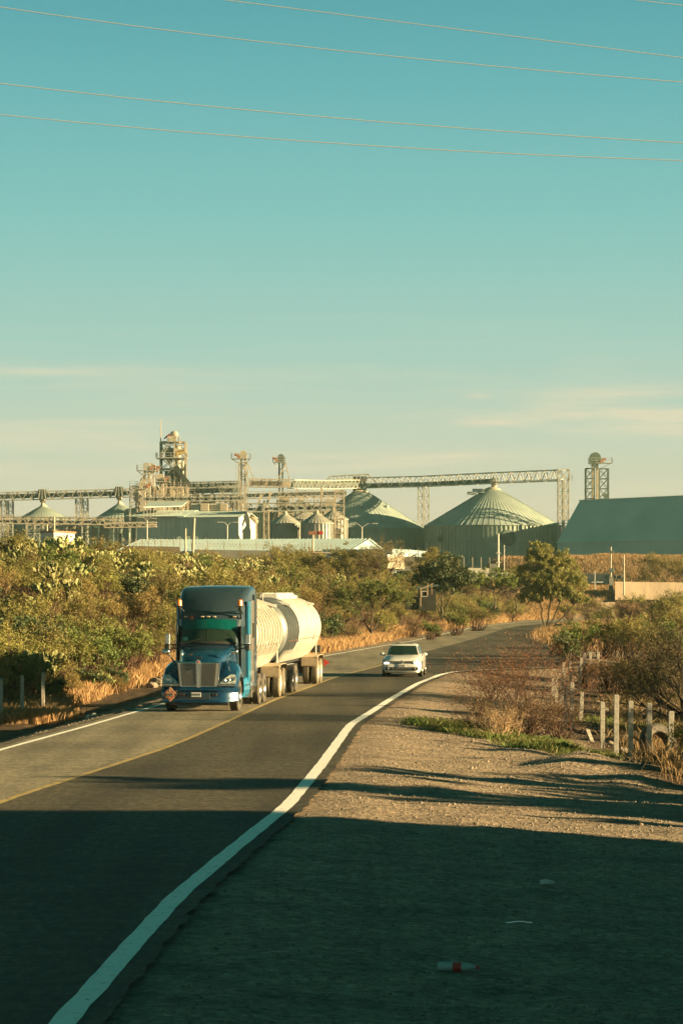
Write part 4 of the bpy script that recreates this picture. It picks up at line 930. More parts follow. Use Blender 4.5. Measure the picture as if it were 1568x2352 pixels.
# left grey shed with a two-tier roof
o = prism_building('two_tier_shed', 'tall grey shed with a two-tier blue-grey roof, left of the long shed', P2(314,503), P2(414.5,500.9), (.25,.968), 15, 3.0, W(0,1186,502).z, W(0,1170,500).z, 'shedwall', 'shedroof', over=.9, ribs=24, front_ribs=9)
up = MB(); a, b = W(330,1166,500), W(418,1163.5,505); c_, e_ = W(341,1154.5,508), W(431,1153,512)
up.loft([[a, c_, c_+Vector((0,0,.15)), a+Vector((0,0,.15))],[b, e_, e_+Vector((0,0,.15)), b+Vector((0,0,.15))]]); up.build('upper_roof', MT['shedroof'], o, world=True)
up = MB()
for i in range(13): p = a.lerp(b, i/12); up.bar(p+Vector((0,.6,-2)), p+Vector((0,.6,.1)), .14)
up.build('upper_roof_post', MT['creamsteel'], o, world=True)
# cooling stacks (louvred boxes) on the shed roofs
for px0, pm_, px1, d, lab in ((439,461,479,512,'left louvred cooling stack between the grey shed roofs'),(482.6,506,522,514,'right louvred cooling stack with its sunlit side, between the shed roofs')):
    x0, x1, x2 = W(px0,0,d).x, W(pm_,0,d).x, W(px1,0,d).x; z0, z1 = W(0,1186,d).z, W(0,1156,d).z
    o = thing('cooling_stack', lab, 'cooling unit', ((x0+x2)/2,d,z0), 0, 'louvred cooling stacks'); n = 7
    mb = MB(); mb.box(((x0+x1)/2,d+1,(z0+z1)/2-.5),(x1-x0-.1,2.2,z1-z0+1)); mb.box(((x1+x2)/2,d+1.1,(z0+z1)/2-.5),(x2-x1-.1,2.0,z1-z0+1)); mb.build('core', MT['darksteel'], o, world=True)
    mb = MB(); m2 = MB()
    for i in range(n):
        z = z0+(z1-z0)*(i+.5)/n; mb.box(((x0+x1)/2,d-.15,z),(x1-x0,.35,(z1-z0)/n*.72)); m2.box(((x1+x2)/2,d+.4,z),(x2-x1,2.6,(z1-z0)/n*.72))
    mb.build('louvre', MT['galv'], o, world=True); m2.build('side_louvre', MT['creamsteel'], o, world=True)
# louvred tower at the left end of the two-tier shed
o = thing('louvred_tower', 'narrow dark louvred tower at the left corner of the two-tier shed', 'tower', (W(299,0,505).x,505,0)); mb = MB()
for px, w in ((291,11),(307,12)):
    x = W(px,0,505).x; mb.box((x,505,(W(0,1168,505).z+2)/2),(M_(w,505)*.8,1.6,W(0,1168,505).z-2))
    for i in range(16): mb.box((x,504.4,W(0,1240-i*4.6,505).z),(M_(w,505),1.4,.16))
mb.build('casing', MT['silowall'], o, world=True)
# low blue-grey warehouse roof behind the bushes
prism_building('low_warehouse', 'low wide warehouse with a blue-grey roof behind the razor-wire wall', P2(270,360), P2(800,353), (.24,.97), 22, 3.0, W(0,1266,352).z, W(0,1238.5,362).z, 'blueroof', 'blueroof', ribs=60, over=.3)
prism_building('gabled_warehouse', 'low blue-grey gable end with a shallow pitch, right of the long blue-grey roof', P2(744,350)+Vector((.25,.97))*0, P2(901,347.5), (.24,.97), 20, 3.0, W(0,1264,350).z, W(0,1263,350).z, 'blueroof', 'blueroof', over=.1)
# green steep-roofed warehouse on the right
def warehouse():
    d0, d1 = 560, 500
    o = thing('green_warehouse', 'big steep green-roofed warehouse on the right behind the grassy mound', 'warehouse', (49,560,0))
    r0 = W(1331,1150.5,560); u = Vector((.557,-.831,0)); u.z = 0; dn = Vector((-.831,-.557,0)); L = 60
    r1 = r0+u*L; t = 6.1; dz = 8.75; N = 150
    V = []; F = []
    for i in range(2*N+1):
        k = i/(2*N); off = (.10 if i % 2 else 0)
        a = r0.lerp(r1, k)+Vector((0,0,off)); b = a+dn*t+Vector((0,0,-dz)); c = a+dn*(t+.15)+Vector((0,0,-dz-14)); b2 = b+dn*.25-Vector((0,0,.1))
        V += [a, b, c]
    for i in range(2*N): F += [(i*3,i*3+3,i*3+4,i*3+1)]
    rf = MB().add([v for v in V], F); rf.build('roof', MT['greenroof'], o, world=True, fix=False)
    V2 = []; F2 = []
    for i in range(2*N+1):
        k = i/(2*N); off = (.10 if i % 2 else 0); a = r0.lerp(r1, k)+dn*(t-.15-off)+Vector((0,0,-dz-.05)); c = a+Vector((0,0,-15))+u*1.5
        V2 += [a, c]
    for i in range(2*N): F2 += [(i*2,i*2+2,i*2+3,i*2+1)]
    MB().add(V2, F2).build('wall', MT['greenroof'], o, world=True, fix=False)
    fs = MB(); fs.bar(r0+dn*(t+.1)-Vector((0,0,dz)), r1+dn*(t+.1)-Vector((0,0,dz)), .2); fs.bar(r0+Vector((0,0,.1)), r1+Vector((0,0,.1)), .5, .2); fs.build('gutter', MT['greenroof'], o, world=True)
    # far slope and gable ends
    up = -dn
    bk = MB(); bk.add([r0, r1, r1+up*t-Vector((0,0,dz)), r0+up*t-Vector((0,0,dz))], [(0,1,2,3)]); 
    for r_, s_ in ((r0,1),(r1,-1)):
        a, b = r_+dn*t-Vector((0,0,dz)), r_+up*t-Vector((0,0,dz)); e = u*.1*s_
        bk.add([r_+e, a+e, b+e, a-Vector((0,0,14))+e, b-Vector((0,0,14))+e], [(0,1,2),(1,3,4,2)])
    bk.build('gable', MT['greenroof'], o, world=True, fix=False)
warehouse()

o = thing('unseen_block', 'unseen tall block added behind the green warehouse to shade the silos', 'building', (75, 612, 0))  # added block, out of view, keeps the sun off the big silos
MB().box((0,0,11.6),(18,56,23.2)).build('wall', MT['greenroof'], o)
# walls, razor wire, small huts, vehicles behind the bushes
def wall_run(label, pts, d, mat, hpx, posts=0, wire_h=0, coil=False, name='boundary_wall', th=.25, zb=None):
    P = [W(x, y, dd) for x, y, dd in pts]; o = thing(name, label, 'wall', (P[0].x, P[0].y, 0)); mb = MB()
    for a, b in zip(P[:-1], P[1:]):
        zl = zb if zb is not None else min(a.z, b.z)-M_(hpx, a.y)
        n = Vector((0,th,0)); mb.add([Vector((a.x,a.y,zl)),Vector((b.x,b.y,zl)),b,a,Vector((a.x,a.y,zl))+n,Vector((b.x,b.y,zl))+n,b+n,a+n], [(0,1,2,3),(7,6,5,4),(3,2,6,7),(0,3,7,4),(1,5,6,2)])
    mb.build('wall', MT[mat], o, world=True)
    if posts:
        pb = MB(); cb = MB()
        for i in range(posts+1):
            k = i/posts*(len(P)-1); j = min(int(k), len(P)-2); c = P[j].lerp(P[j+1], k-j); pb.bar(c, c+Vector((0,0,wire_h)), .09)
        pb.build('fence_post', MT['creamsteel'], o, world=True)
        if coil:
            for a, b in zip(P[:-1], P[1:]):
                n = int((b-a).length/.42); q = []
                for i in range(n*5): f = i/(n*5); an = 2*PI*i/5; q.append(a.lerp(b, f)+Vector((0,.24*math.cos(an),wire_h*.55+.26*math.sin(an))))
                for s, e in zip(q[:-1], q[1:]): cb.bar(s, e, .028)
            cb.build('razor_wire', MT['creamsteel'], o, world=True)
    return o
wall_run('grey wall topped with posts and razor wire in front of the low warehouse', [(284,1254,330),(413,1256,330)], 330, 'creamwall', 12, 9, 1.0, True)
wall_run('long dark wall topped with coiled razor wire, right of the tall pole', [(440,1262,318),(700,1266,318),(770,1268,318)], 318, 'greywall', 30, 14, 1.0, True)
wall_run('wall with razor wire behind the white container, below the left big silo', [(840,1274,330),(1000,1281,330)], 330, 'greywall', 30, 8, 1.0, True)
wall_run('grey wall at the foot of the widest silo with fence posts on it', [(1065,1304,350),(1144,1306,352)], 350, 'greywall', 26, 4, 1.4, False)
wall_run('low grey wall behind the round pepper tree', [(1144,1314,352),(1230,1320,355)], 352, 'greywall', 22)
wall_run('sunlit cream retaining wall beside the gate on the right', [(1412,1336,392),(1490,1337,397),(1640,1339,405)], 400, 'creamwall', 34, zb=2.6)
# slatted gate
o = thing('slatted_gate', 'metal gate of upright pickets with a dark panel, below the grassy mound', 'gate', (W(1370,0,408).x,408,0)); mb = MB()
for i in range(34):
    px = 1324+i*(1397-1324)/33; mb.bar(W(px,1352,408), W(px,1317.5,408), .12)
for y in (1325,1340): mb.bar(W(1322,y,408), W(1399,y,408), .14)
mb.build('picket', MT['galv'], o, world=True)
mb = MB(); a = W(1366,1337,409); mb.box((a.x,409,a.z),(M_(76,408),.12,M_(11,408))); mb.bar(W(1388,1325,408),W(1425,1326,408),.5); mb.build('panel', MT['darksteel'], o, world=True)
for px, y0, y1, w in ((1319,1320,1352,.35),(1400,1318,1352,.3),(1404,1314,1352,.5),(1415,1318,1348,.2),(1428,1317,1350,.25)):
    m = MB(); m.bar(W(px,y1+6,407.6), W(px,y0,407.6), w); m.build('gate_post', MT['creamsteel'], o, world=True)
# hut with sunlit side on the left
def hutbox(name, label, cat, x0, xm, x1, y0, y1, d, m1, m2, roofm, dp=5, zb=None):
    a, b, c = W(x0,0,d).x, W(xm,0,d).x, W(x1,0,d).x; z1 = W(0,y0,d).z; z0 = zb if zb is not None else W(0,y1,d).z
    o = thing(name, label, cat, ((a+c)/2, d, z0))
    mb = MB(); mb.add([(a,d+2,z0),(b,d-1,z0),(b,d-1,z1),(a,d+2,z1)], [(0,1,2,3)]); mb.add([(b,d-1,z0),(c,d+dp,z0),(c,d+dp,z1),(b,d-1,z1)], [(0,1,2,3)])
    mb.add([(a,d+2,z0),(a+c-b,d+dp+3,z0),(a+c-b,d+dp+3,z1),(a,d+2,z1)], [(0,1,2,3)]); mb.add([(c,d+dp,z0),(a+c-b,d+dp+3,z0),(a+c-b,d+dp+3,z1),(c,d+dp,z1)], [(0,1,2,3)])
    mb.build('wall', MT[m1], o, world=True, fix=False)
    mb = MB(); mb.loft([[(a-.2,d+1.9,z1),(b,d-1.3,z1),(c+.2,d+dp,z1),(a+c-b,d+dp+3.2,z1)],[(a-.2,d+1.9,z1+.18),(b,d-1.3,z1+.18),(c+.2,d+dp,z1+.18),(a+c-b,d+dp+3.2,z1+.18)]]); mb.build('roof', MT[roofm], o, world=True)
    return o
hutbox('site_hut', 'small white hut with a rust-edged roof among the cacti on the left', 'hut', 91, 126, 161, 1223, 1250, 300, 'whitepaint', 'whitepaint', 'rust')
o = hutbox('box_body', 'weathered pale freight container standing behind the bushes', 'container', 840, 889, 931, 1278, 1306, 300, 'creamsteel', 'creamsteel', 'whitepaint')
mb = MB()
for i in range(5): p = W(892+i*8.5,1281,300).lerp(W(892+i*8.5,1281,300), 0); mb.bar(W(891+i*9,1300,299-0+i*1.15), W(891+i*9,1280,299+i*1.15), .08)
mb.build('door_rib', MT['creamsteel'], o, world=True)
# parked lorry behind the bushes
o = thing('parked_lorry', 'parked lorry with a pale blue cab and a navy tarpaulin behind the bushes', 'lorry', (W(700,0,300).x,300,0)); d = 300
def ex(mb, pts, y0, y1): 
    mb.loft([[ (W(x,0,d).x, y0, W(0,y,d).z) for x, y in pts], [ (W(x,0,d).x, y1, W(0,y,d).z) for x, y in pts]])
mb = MB(); ex(mb, [(650,1292),(650,1279),(657,1276),(663,1266),(684,1265),(684,1292)], 298.5, 301); mb.build('cab', MT['blueroof'], o, world=True, bevel=.05)
mb = MB(); ex(mb, [(668,1282),(670,1270),(681,1270),(681,1282)], 298.4, 298.6); mb.build('cab_window', MT['creamsteel'], o, world=True)
mb = MB(); ex(mb, [(686,1292),(684,1272),(690,1268),(760,1270),(790,1273),(790,1292)], 298.4, 301.2); mb.build('load_cover', MT['bluecab'], o, world=True, bevel=.08)
mb = MB(); ex(mb, [(686,1268),(690,1266.5),(790,1271),(790,1273),(690,1269)], 298.3, 301.3); mb.build('top_rail', MT['whitepaint'], o, world=True)
for px in (662,720,735,770):
    m = MB(); m.lathe([(.2,-.2),(.5,-.18),(.5,.18),(.2,.2)], (W(px,0,d).x,298.8,W(0,1297,d).z), (0,1,0), 16); m.build('wheel', MT['rubber'], o, world=True, smooth=True)

# poles and lamps
GL = 'double-armed street lamps'
for px, yt, d, arms, lab in ((337.7,1196,430,((-12,-3),(11,-1)),'double-armed street lamp in front of the two-tier shed'),(522,1206,420,((-13,-2),(14,-2)),'double-armed street lamp in front of the long grey shed'),(831,1210,400,((-20,-1),(25,-3)),'double-armed street lamp in front of the left big silo')):
    b = W(px,yt,d); zb = 3.; o = thing('street_lamp', lab, 'street lamp', (b.x,d,zb), 0, GL)
    MB().tube((0,0,0),(0,0,b.z-zb),.14,.08,8).build('pole', MT['galv'], o)
    for ax, ay in arms:
        e = Vector((M_(ax,d),0,b.z-zb-M_(ay,d)+.3)); s = 1 if ax > 0 else -1
        m = MB(); m.path([(0,0,b.z-zb-.1),(e.x*.5,0,b.z-zb+.45),(e.x,0,e.z)],.05); ar = m.build('arm', MT['galv'], o)
        MB().box((e.x+s*.3,0,e.z),(.8,.3,.14)).build('lamp_head', MT['galv'], ar, bevel=.03)
GP = 'bare upright poles'
for px, yt, yb, d, r, lab, mt in ((426,1214,1262,310,.11,'short cream concrete pole left of the tall one','creamsteel'),(445,1189.5,1270,310,.14,'tall slightly leaning cream pole in front of the long grey shed','creamsteel'),(718.5,1221,1272,312,.13,'cream pole carrying a reddish sign board above the razor wire','creamsteel'),
                                  (1144,1225,1318,340,.13,'tall white pole in front of the widest silo','whitepaint'),(1402.5,1256,1340,395,.12,'slim pole with a small box beside the gate','creamsteel'),(1432.5,1274,1352,385,.11,'plain tan pole right of the gate','creamsteel'),(124.5,1186,1232,460,.16,'white post standing below the lower left conveyor','creamsteel'),(108,1205,1235,455,.16,'shorter white post under the left conveyor','creamsteel')):
    a, b = W(px,yt,d), W(px+(-3 if px == 445 else 0),yb,d); a2 = a.copy()
    if px == 445: a2 = W(446.5,yt,d)
    o = thing('utility_pole', lab, 'pole', (b.x,d,b.z-1), 0, GP)
    MB().tube((0,0,0),(a2.x-b.x,0,a2.z-b.z+1),r*1.15,r*.85,8).build('post', MT[mt], o)
    if px == 718.5:
        m = MB(); m.box((0.2,-.1,a.z-b.z+.85),(M_(27,d),.06,M_(8,d))); m.build('sign_board', MT['rust'], o)
        MB().box((.95,-.15,a.z-b.z+.85),(M_(10,d),.06,M_(7,d))).build('sign_panel', MT['redlens'], o)
    if px == 1144:
        for z in (2.4,3.6): MB().box((0,0,z),(.6,.6,.12)).build('collar', MT['whitepaint'], o, bevel=.02)
        MB().box((-.7,-.1,1.6),(.9,.3,1.3)).build('switch_box', MT['greywall'], o, bevel=.03)
        MB().tube((.75,0,0),(.75,0,4.6),.05).build('conduit', MT['whitepaint'], o)
    if px == 1402.5:
        for z in (3.3,): MB().box((.1,-.1,z-.35),(.75,.3,.55)).build('meter_box', MT['darksteel'], o, bevel=.03)
        MB().box((.2,0,5.6),(.45,.3,.4)).build('lamp_box', MT['darksteel'], o, bevel=.02)
        MB().box((0,0,.9),(.6,.5,2.2)).build('pillar', MT['greywall'], o, bevel=.03)
o = thing('cross_sign', 'small white cross-shaped post behind the pepper tree', 'post', W(1366,1348,396)); MB().bar((0,0,-1),(0,0,2.6),.14).build('post', MT['whitepaint'], o); MB().bar((-1.2,0,.95),(1.2,0,.95),.14).build('cross_arm', MT['whitepaint'], o); o.location = W(1366,1352,396)
# dark hut in the middle of the bushes
o = thing('tin_hut', 'ramshackle dark hut with a slanting roof among the bushes', 'hut', W(975,1386,235)); 
mb = MB(); mb.box((.2,0,.3),(1.5,1.6,1.9)); mb.box((-1.1,.1,0),(1.2,1.5,1.1)); mb.build('wall', MT['hut'], o)
mb = MB(); mb.add([(-.8,-1,1.2),(1.2,-1,1.5),(1.2,1,1.6),(-.8,1,1.3),(-.8,-1,1.28),(1.2,-1,1.58),(1.2,1,1.68),(-.8,1,1.38)],[(0,3,2,1),(4,5,6,7),(0,1,5,4),(1,2,6,5),(2,3,7,6),(3,0,4,7)]); mb.build('roof', MT['darksteel'], o)
mb = MB()
for a, b in (((-.3,-.83,.6),(-.3,-.83,1.05)),((.2,-.83,.6),(.2,-.83,1.05)),((-.3,-.83,.6),(.2,-.83,.6)),((-.3,-.83,1.05),(.2,-.83,1.05))): mb.bar(a, b, .08)
mb.build('window_frame', MT['galv'], o)
o = thing('pole_frame', 'thin pale wooden frame standing beside the dark hut', 'frame', W(966,1366,233)); mb = MB(); mb.bar((0,0,-1),(0,0,.6),.07); mb.bar((0,0,.5),(1.1,0,.95),.06); mb.bar((.6,0,0),(.6,0,.95),.07); mb.bar((.95,0,0),(.95,0,1.0),.05); mb.build('rail', MT['paletwig'], o)
# power lines across the sky
for a, m_, b, d, lab in (((-20,12),(760,113),(1600,190),42,'overhead cable crossing the whole sky, second from the top'),((-20,188),(770,270),(1600,329),40,'overhead cable crossing the sky, fourth from the top'),((-20,260),(780,329),(1600,369),41,'lowest overhead cable crossing the sky'),((480,-6),(1050,66),(1600,136),44,'overhead cable entering at the top edge near the middle'),((1380,-12),(1480,1),(1620,17),45,'short stretch of cable in the top right corner')):
    p, q, r_ = W(*a,d), W(*m_,d), W(*b,d); N = 24; pts = []
    for i in range(-6, N+7):
        k = i/N; L0 = (1-k)*(1-2*k); L1 = 4*k*(1-k); L2 = k*(2*k-1); pts.append(p*L0+q*L1+r_*L2)
    mb = MB().path(pts, .0055, 6); o = mb.build('power_cable', MT['wire']); tag(o, lab, 'cable', 'overhead power cables')
# ---------------------------------------------------------------- vegetation
def np_mesh(name, parts, mats):
    """parts: list of (V (n,3), faces (m,k), material index)"""
    V = np.concatenate([p[0] for p in parts]); F = []; mi = []; o = 0
    for v, f, k in parts: F += (f+o).tolist(); mi += [k]*len(f); o += len(v)
    me = bpy.data.meshes.new(name); me.from_pydata(V.tolist(), [], F)
    for m in mats: me.materials.append(m)
    me.polygons.foreach_set('material_index', mi); me.update(); return me
def leaves(C, size, asp, g, droop=0., flat=0.):
    n = len(C); u = g.normal(size=(n,3)); 
    if droop: u[:,2] -= droop*1.5
    if flat: u[:,2] *= (1-flat)
    u /= np.linalg.norm(u, axis=1)[:,None]+1e-9
    w = g.normal(size=(n,3)); v = np.cross(u, w); v /= np.linalg.norm(v, axis=1)[:,None]+1e-9
    s = size*(.5+g.random(n)); a = (u*s[:,None])*.5; b = (v*(s*asp)[:,None])*.5
    V = np.stack([C-a, C+b-a*.1, C+a, C-b-a*.1], 1).reshape(-1,3); F = np.arange(n*4).reshape(-1,4); return V, F
def twigs(segs, n=3):
    V = []; F = []; o = 0
    for p, q, r0, r1 in segs:
        p = np.array(p); q = np.array(q); t = q-p; L = np.linalg.norm(t)
        if L < 1e-5: continue
        t = t/L; u = np.cross(t, [.31,.2,.93]); u /= np.linalg.norm(u)+1e-9; w = np.cross(t, u)
        for c, r in ((p, r0), (q, r1)):
            for i in range(n): a = 2*PI*i/n; V.append(c+(u*math.cos(a)+w*math.sin(a))*r)
        for i in range(n): F.append((o+i, o+(i+1)%n, o+n+(i+1)%n, o+n+i))
        o += 2*n
    return np.array(V), np.array(F)
def clumps(blobs, per, rad, g, low=-.5):
    out = []
    for cx, cy, cz, rx, ry, rz in blobs:
        n = per; d = g.normal(size=(n,3)); d /= np.linalg.norm(d, axis=1)[:,None]; d[:,2] = np.where(d[:,2] < low, -d[:,2]*.4, d[:,2])
        q = g.random(n)**.45
        out.append(np.stack([cx+d[:,0]*rx*q, cy+d[:,1]*ry*q, cz+d[:,2]*rz*q, np.full(n, rad)*(.6+.8*g.random(n))*min(rx,rz)], 1))
    return np.concatenate(out)
def crown_pts(cl, n, g):
    w = cl[:,3]**2; k = g.choice(len(cl), n, p=w/w.sum()); d = g.normal(size=(n,3))*.5
    return cl[k,:3]+d*cl[k,3:4]*np.array([1,1,.8])
def make_bush(seed, w, hh, n, leaf, asp, rad=.22, per=26, droop=0, twn=60, lean=0):
    g = np.random.default_rng(seed)
    bl = []
    for i in range(4): 
        a = g.uniform(0, 2*PI); q = g.uniform(.15,.5)*w/2; s = g.uniform(.5,.8)
        bl.append((math.cos(a)*q+lean, math.sin(a)*q, hh*(.45+.2*g.random()), w*.5*s, w*.5*s, hh*.42*s*1.25))
    cl = clumps(bl, per, rad, g); C = crown_pts(cl, n, g); C = C[C[:,2] > .02]
    V, F = leaves(C, leaf, asp, g, droop)
    segs = []
    for k in g.choice(len(cl), min(twn, len(cl)), replace=False):
        e = cl[k,:3]; b = np.array([g.normal()*.12, g.normal()*.12, 0]); m = b*.5+e*.5+np.array([0,0,-.12*hh])+g.normal(size=3)*.05*w; 
        segs += [(b, m, .03, .018), (m, e, .018, .005)]
        for _ in range(2): e2 = e+g.normal(size=3)*.2; segs.append((m*.4+e*.6, e2, .01, .004))
    TV, TF = twigs(segs)
    return (V, F, 0), (TV, TF, 1)
def bush_mesh(nm, leafm, twigm, *a, **k):
    return np_mesh(nm, make_bush(*a, **k), [MT[leafm], MT[twigm]])
BM = {
 'olive': [bush_mesh('shrub', 'olive', 'twig', s, 3.4, 2.6, 5200, .10, .28) for s in (1,2,3)],
 'green': [bush_mesh('shrub', 'green', 'twig', s, 3.0, 2.5, 4600, .11, .35) for s in (11,12)],
 'brown': [bush_mesh('shrub', 'brown', 'twig', s, 2.8, 2.0, 4200, .10, .20, twn=90) for s in (21,22)],
 'dark': [bush_mesh('shrub', 'dgreen', 'bark', s, 3.0, 2.6, 4600, .13, .45, rad=.26) for s in (31,)],
}
def cactus_mesh(seed, hh=2.4, n=46):
    r_ = random.Random(seed); mb = MB(); pads = []
    def pad(base, dirv, L, wd, th, nrm):
        dirv = dirv.normalized(); side = dirv.cross(nrm).normalized(); nn = side.cross(dirv).normalized()
        pr = [(0,.12),(.12,.5),(.35,.85),(.62,1.0),(.85,.78),(.97,.35)]
        rings = []
        for t, k in pr:
            c = base+dirv*(L*t); a = wd*.5*k; b = th*.5*min(1,k*1.3)
            rings.append([tuple(c+side*(a*math.cos(u))+nn*(b*math.sin(u))) for u in [i*PI/4 for i in range(8)]])
        mb.loft(rings); return base+dirv*L*.95
    front = []
    for i in range(6):
        a = r_.uniform(0, 2*PI); b = Vector((math.cos(a)*.35, math.sin(a)*.35, -.1)); d = Vector((math.cos(a)*.35, math.sin(a)*.35, 1)); front.append((b, d, 0))
    c = 0
    while front and c < n:
        b, d, lv = front.pop(0); L = r_.uniform(.30,.43); nrm = Vector((r_.uniform(-1,1), r_.uniform(-1,1), r_.uniform(-.2,.2)))
        e = pad(b, d, L, L*r_.uniform(.55,.72), .06, nrm); c += 1
        if e.z < hh:
            for _ in range(2 if r_.random() < .75 else 1): front.append((e-d.normalized()*L*r_.uniform(0,.22), (d.normalized()*.8+Vector((r_.uniform(-.9,.9), r_.uniform(-.9,.9), r_.uniform(-.05,.6)))), lv+1))
    me = bpy.data.meshes.new('prickly_pear'); me.from_pydata(mb.V, [], mb.F); me.materials.append(MT['nopal']); me.polygons.foreach_set('use_smooth', [True]*len(mb.F)); me.update(); return me
CM = [cactus_mesh(s, h_, n_) for s, h_, n_ in ((5,2.4,95),(6,2.9,120),(7,2.0,70))]
def place(me, name, x, y, s, rz, label, cat, group, sz=None, z=None, tilt=0):
    o = bpy.data.objects.new(name, me); COL.objects.link(o); o.location = (x, y, hz(x,y)-.08 if z is None else z); o.rotation_euler = (tilt, 0, rz)
    o.scale = (s, s, (sz or s)); return tag(o, label, cat, group)
def zone(px):
    return ('at the left frame edge' if px < 110 else 'under the left silos' if px < 250 else 'left of the truck cab' if px < 400 else 'behind the truck cab' if px < 560 else 'above the tank trailers' if px < 740 else 'right of the tank trailers' if px < 880 else 'behind the white car' if px < 1000 else 'by the road bend')
def zone_old(px):
    return ('at the left frame edge' if px < 110 else 'left of the truck, under the left silos' if px < 250 else 'just left of the truck cab, below the grey shed' if px < 400 else
            'behind the truck cab, below the long shed' if px < 560 else 'above the tank trailers' if px < 740 else 'behind and right of the tank trailers' if px < 880 else
            'behind the white car, below the left big silo' if px < 1000 else 'by the bend, below the widest silo')
def level(s): return 'at the foot of the bank' if s < 4.5 else 'halfway up the bank' if s < 10 else 'on top of the bank'
KD = {'olive':'feathery olive thorn bush', 'green':'yellow-green leafy bush', 'brown':'dry brown twiggy bush', 'dark':'dense dark green bush'}
cnt = dict(b=0, c=0); pts = []
def sepok(x, y, r):
    for a, b, c in pts:
        if (a-x)**2+((b-y)*.75)**2 < (r+c)**2*.25: return False
    pts.append((x, y, r)); return True
tries = 0
while cnt['b'] < 300 and tries < 14000:
    tries += 1; y = 96+(rnd.random()**1.35)*290; s = (.8+22*rnd.random()**1.3) if y < 230 else rnd.uniform(1.6, 30); x = float(xf(y))-s; px = 784+x/y*F0
    if not (-70 < px < 1230): continue
    if y < 97 and s > 9: pass
    r = 1.75+.0035*y
    if not sepok(x, y, r*1.15): continue
    u = rnd.random(); k = 'olive' if u < .60 else 'green' if u < .76 else 'brown' if u < .93 else 'dark'
    sc = rnd.uniform(.95,1.4)*(1+.0012*(y-90))*(.72 if s < 2.2 else 1.0 if s < 7 else 1.08)
    if px < 260 and y < 110 and s > 2.5: sc *= 1.25
    if 880 < px < 1230: sc *= .8
    if s > 8 and px < 640: sc *= .8
    lab = KD[k]+' '+level(s)+' '+zone(px)
    place(rnd.choice(BM[k]), 'shrub', x, y, sc, rnd.uniform(0, 6.28), lab, 'bush', lab.replace('bush','bushes')); cnt['b'] += 1
for i in range(15):
    y = rnd.uniform(104, 136); s = rnd.uniform(.7, 4.0); x = float(xf(y))-s
    place(rnd.choice(BM['olive']+BM['green']+BM['dark']), 'shrub', x, y, rnd.uniform(1.15,1.4), rnd.uniform(0,6.28), 'tall dark shaded thorn bush in the shadow left of the truck', 'bush', 'tall bushes in the shadow left of the truck')
for i in range(16):
    y = rnd.uniform(93, 128); x = float(xf(y))+rnd.uniform(-1.0, .6)
    place(rnd.choice(BM['olive']+BM['dark']), 'shrub', x, y, rnd.uniform(.42,.62), rnd.uniform(0,6.28), 'low shaded weedy bush at the edge of the left shoulder', 'bush', 'low shaded bushes along the left shoulder')
tries = 0; cp = []
while cnt['c'] < 120 and tries < 6000:
    tries += 1; y = 112+(rnd.random()**1.3)*190; s = rnd.uniform(7, 18); x = float(xf(y))-s; px = 784+x/y*F0
    if not (-60 < px < 1180): continue
    if px > 640 and rnd.random() < .6: continue
    if 200 < px < 420 and s < 11: continue
    if any((a-x)**2+(b-y)**2 < 1.9**2 for a, b in cp): continue
    cp.append((x,y)); sc = rnd.uniform(.72,1.02)
    lab = 'sunlit prickly pear cactus '+level(s)+' '+zone(px)
    place(rnd.choice(CM), 'prickly_pear', x, y, sc, rnd.uniform(0,6.28), lab, 'cactus', lab.replace('cactus','cacti'), z=hz(x,y)+rnd.uniform(.7,1.4)); cnt['c'] += 1
for px, y, sc, lab in ((95,118,1.0,'cactus with pale pads low at the left edge, above the dark shadow'),(214,124,.8,'dark shaded prickly pear at the bank foot left of the truck mirror'),(20,114,1.1,'cactus clump cut by the left frame edge at mid height')):
    x = (px-784)/F0*y; place(CM[1], 'prickly_pear', x, y, sc, px, lab, 'cactus', None, z=hz(x,y)+(.9 if px < 200 else -.1))

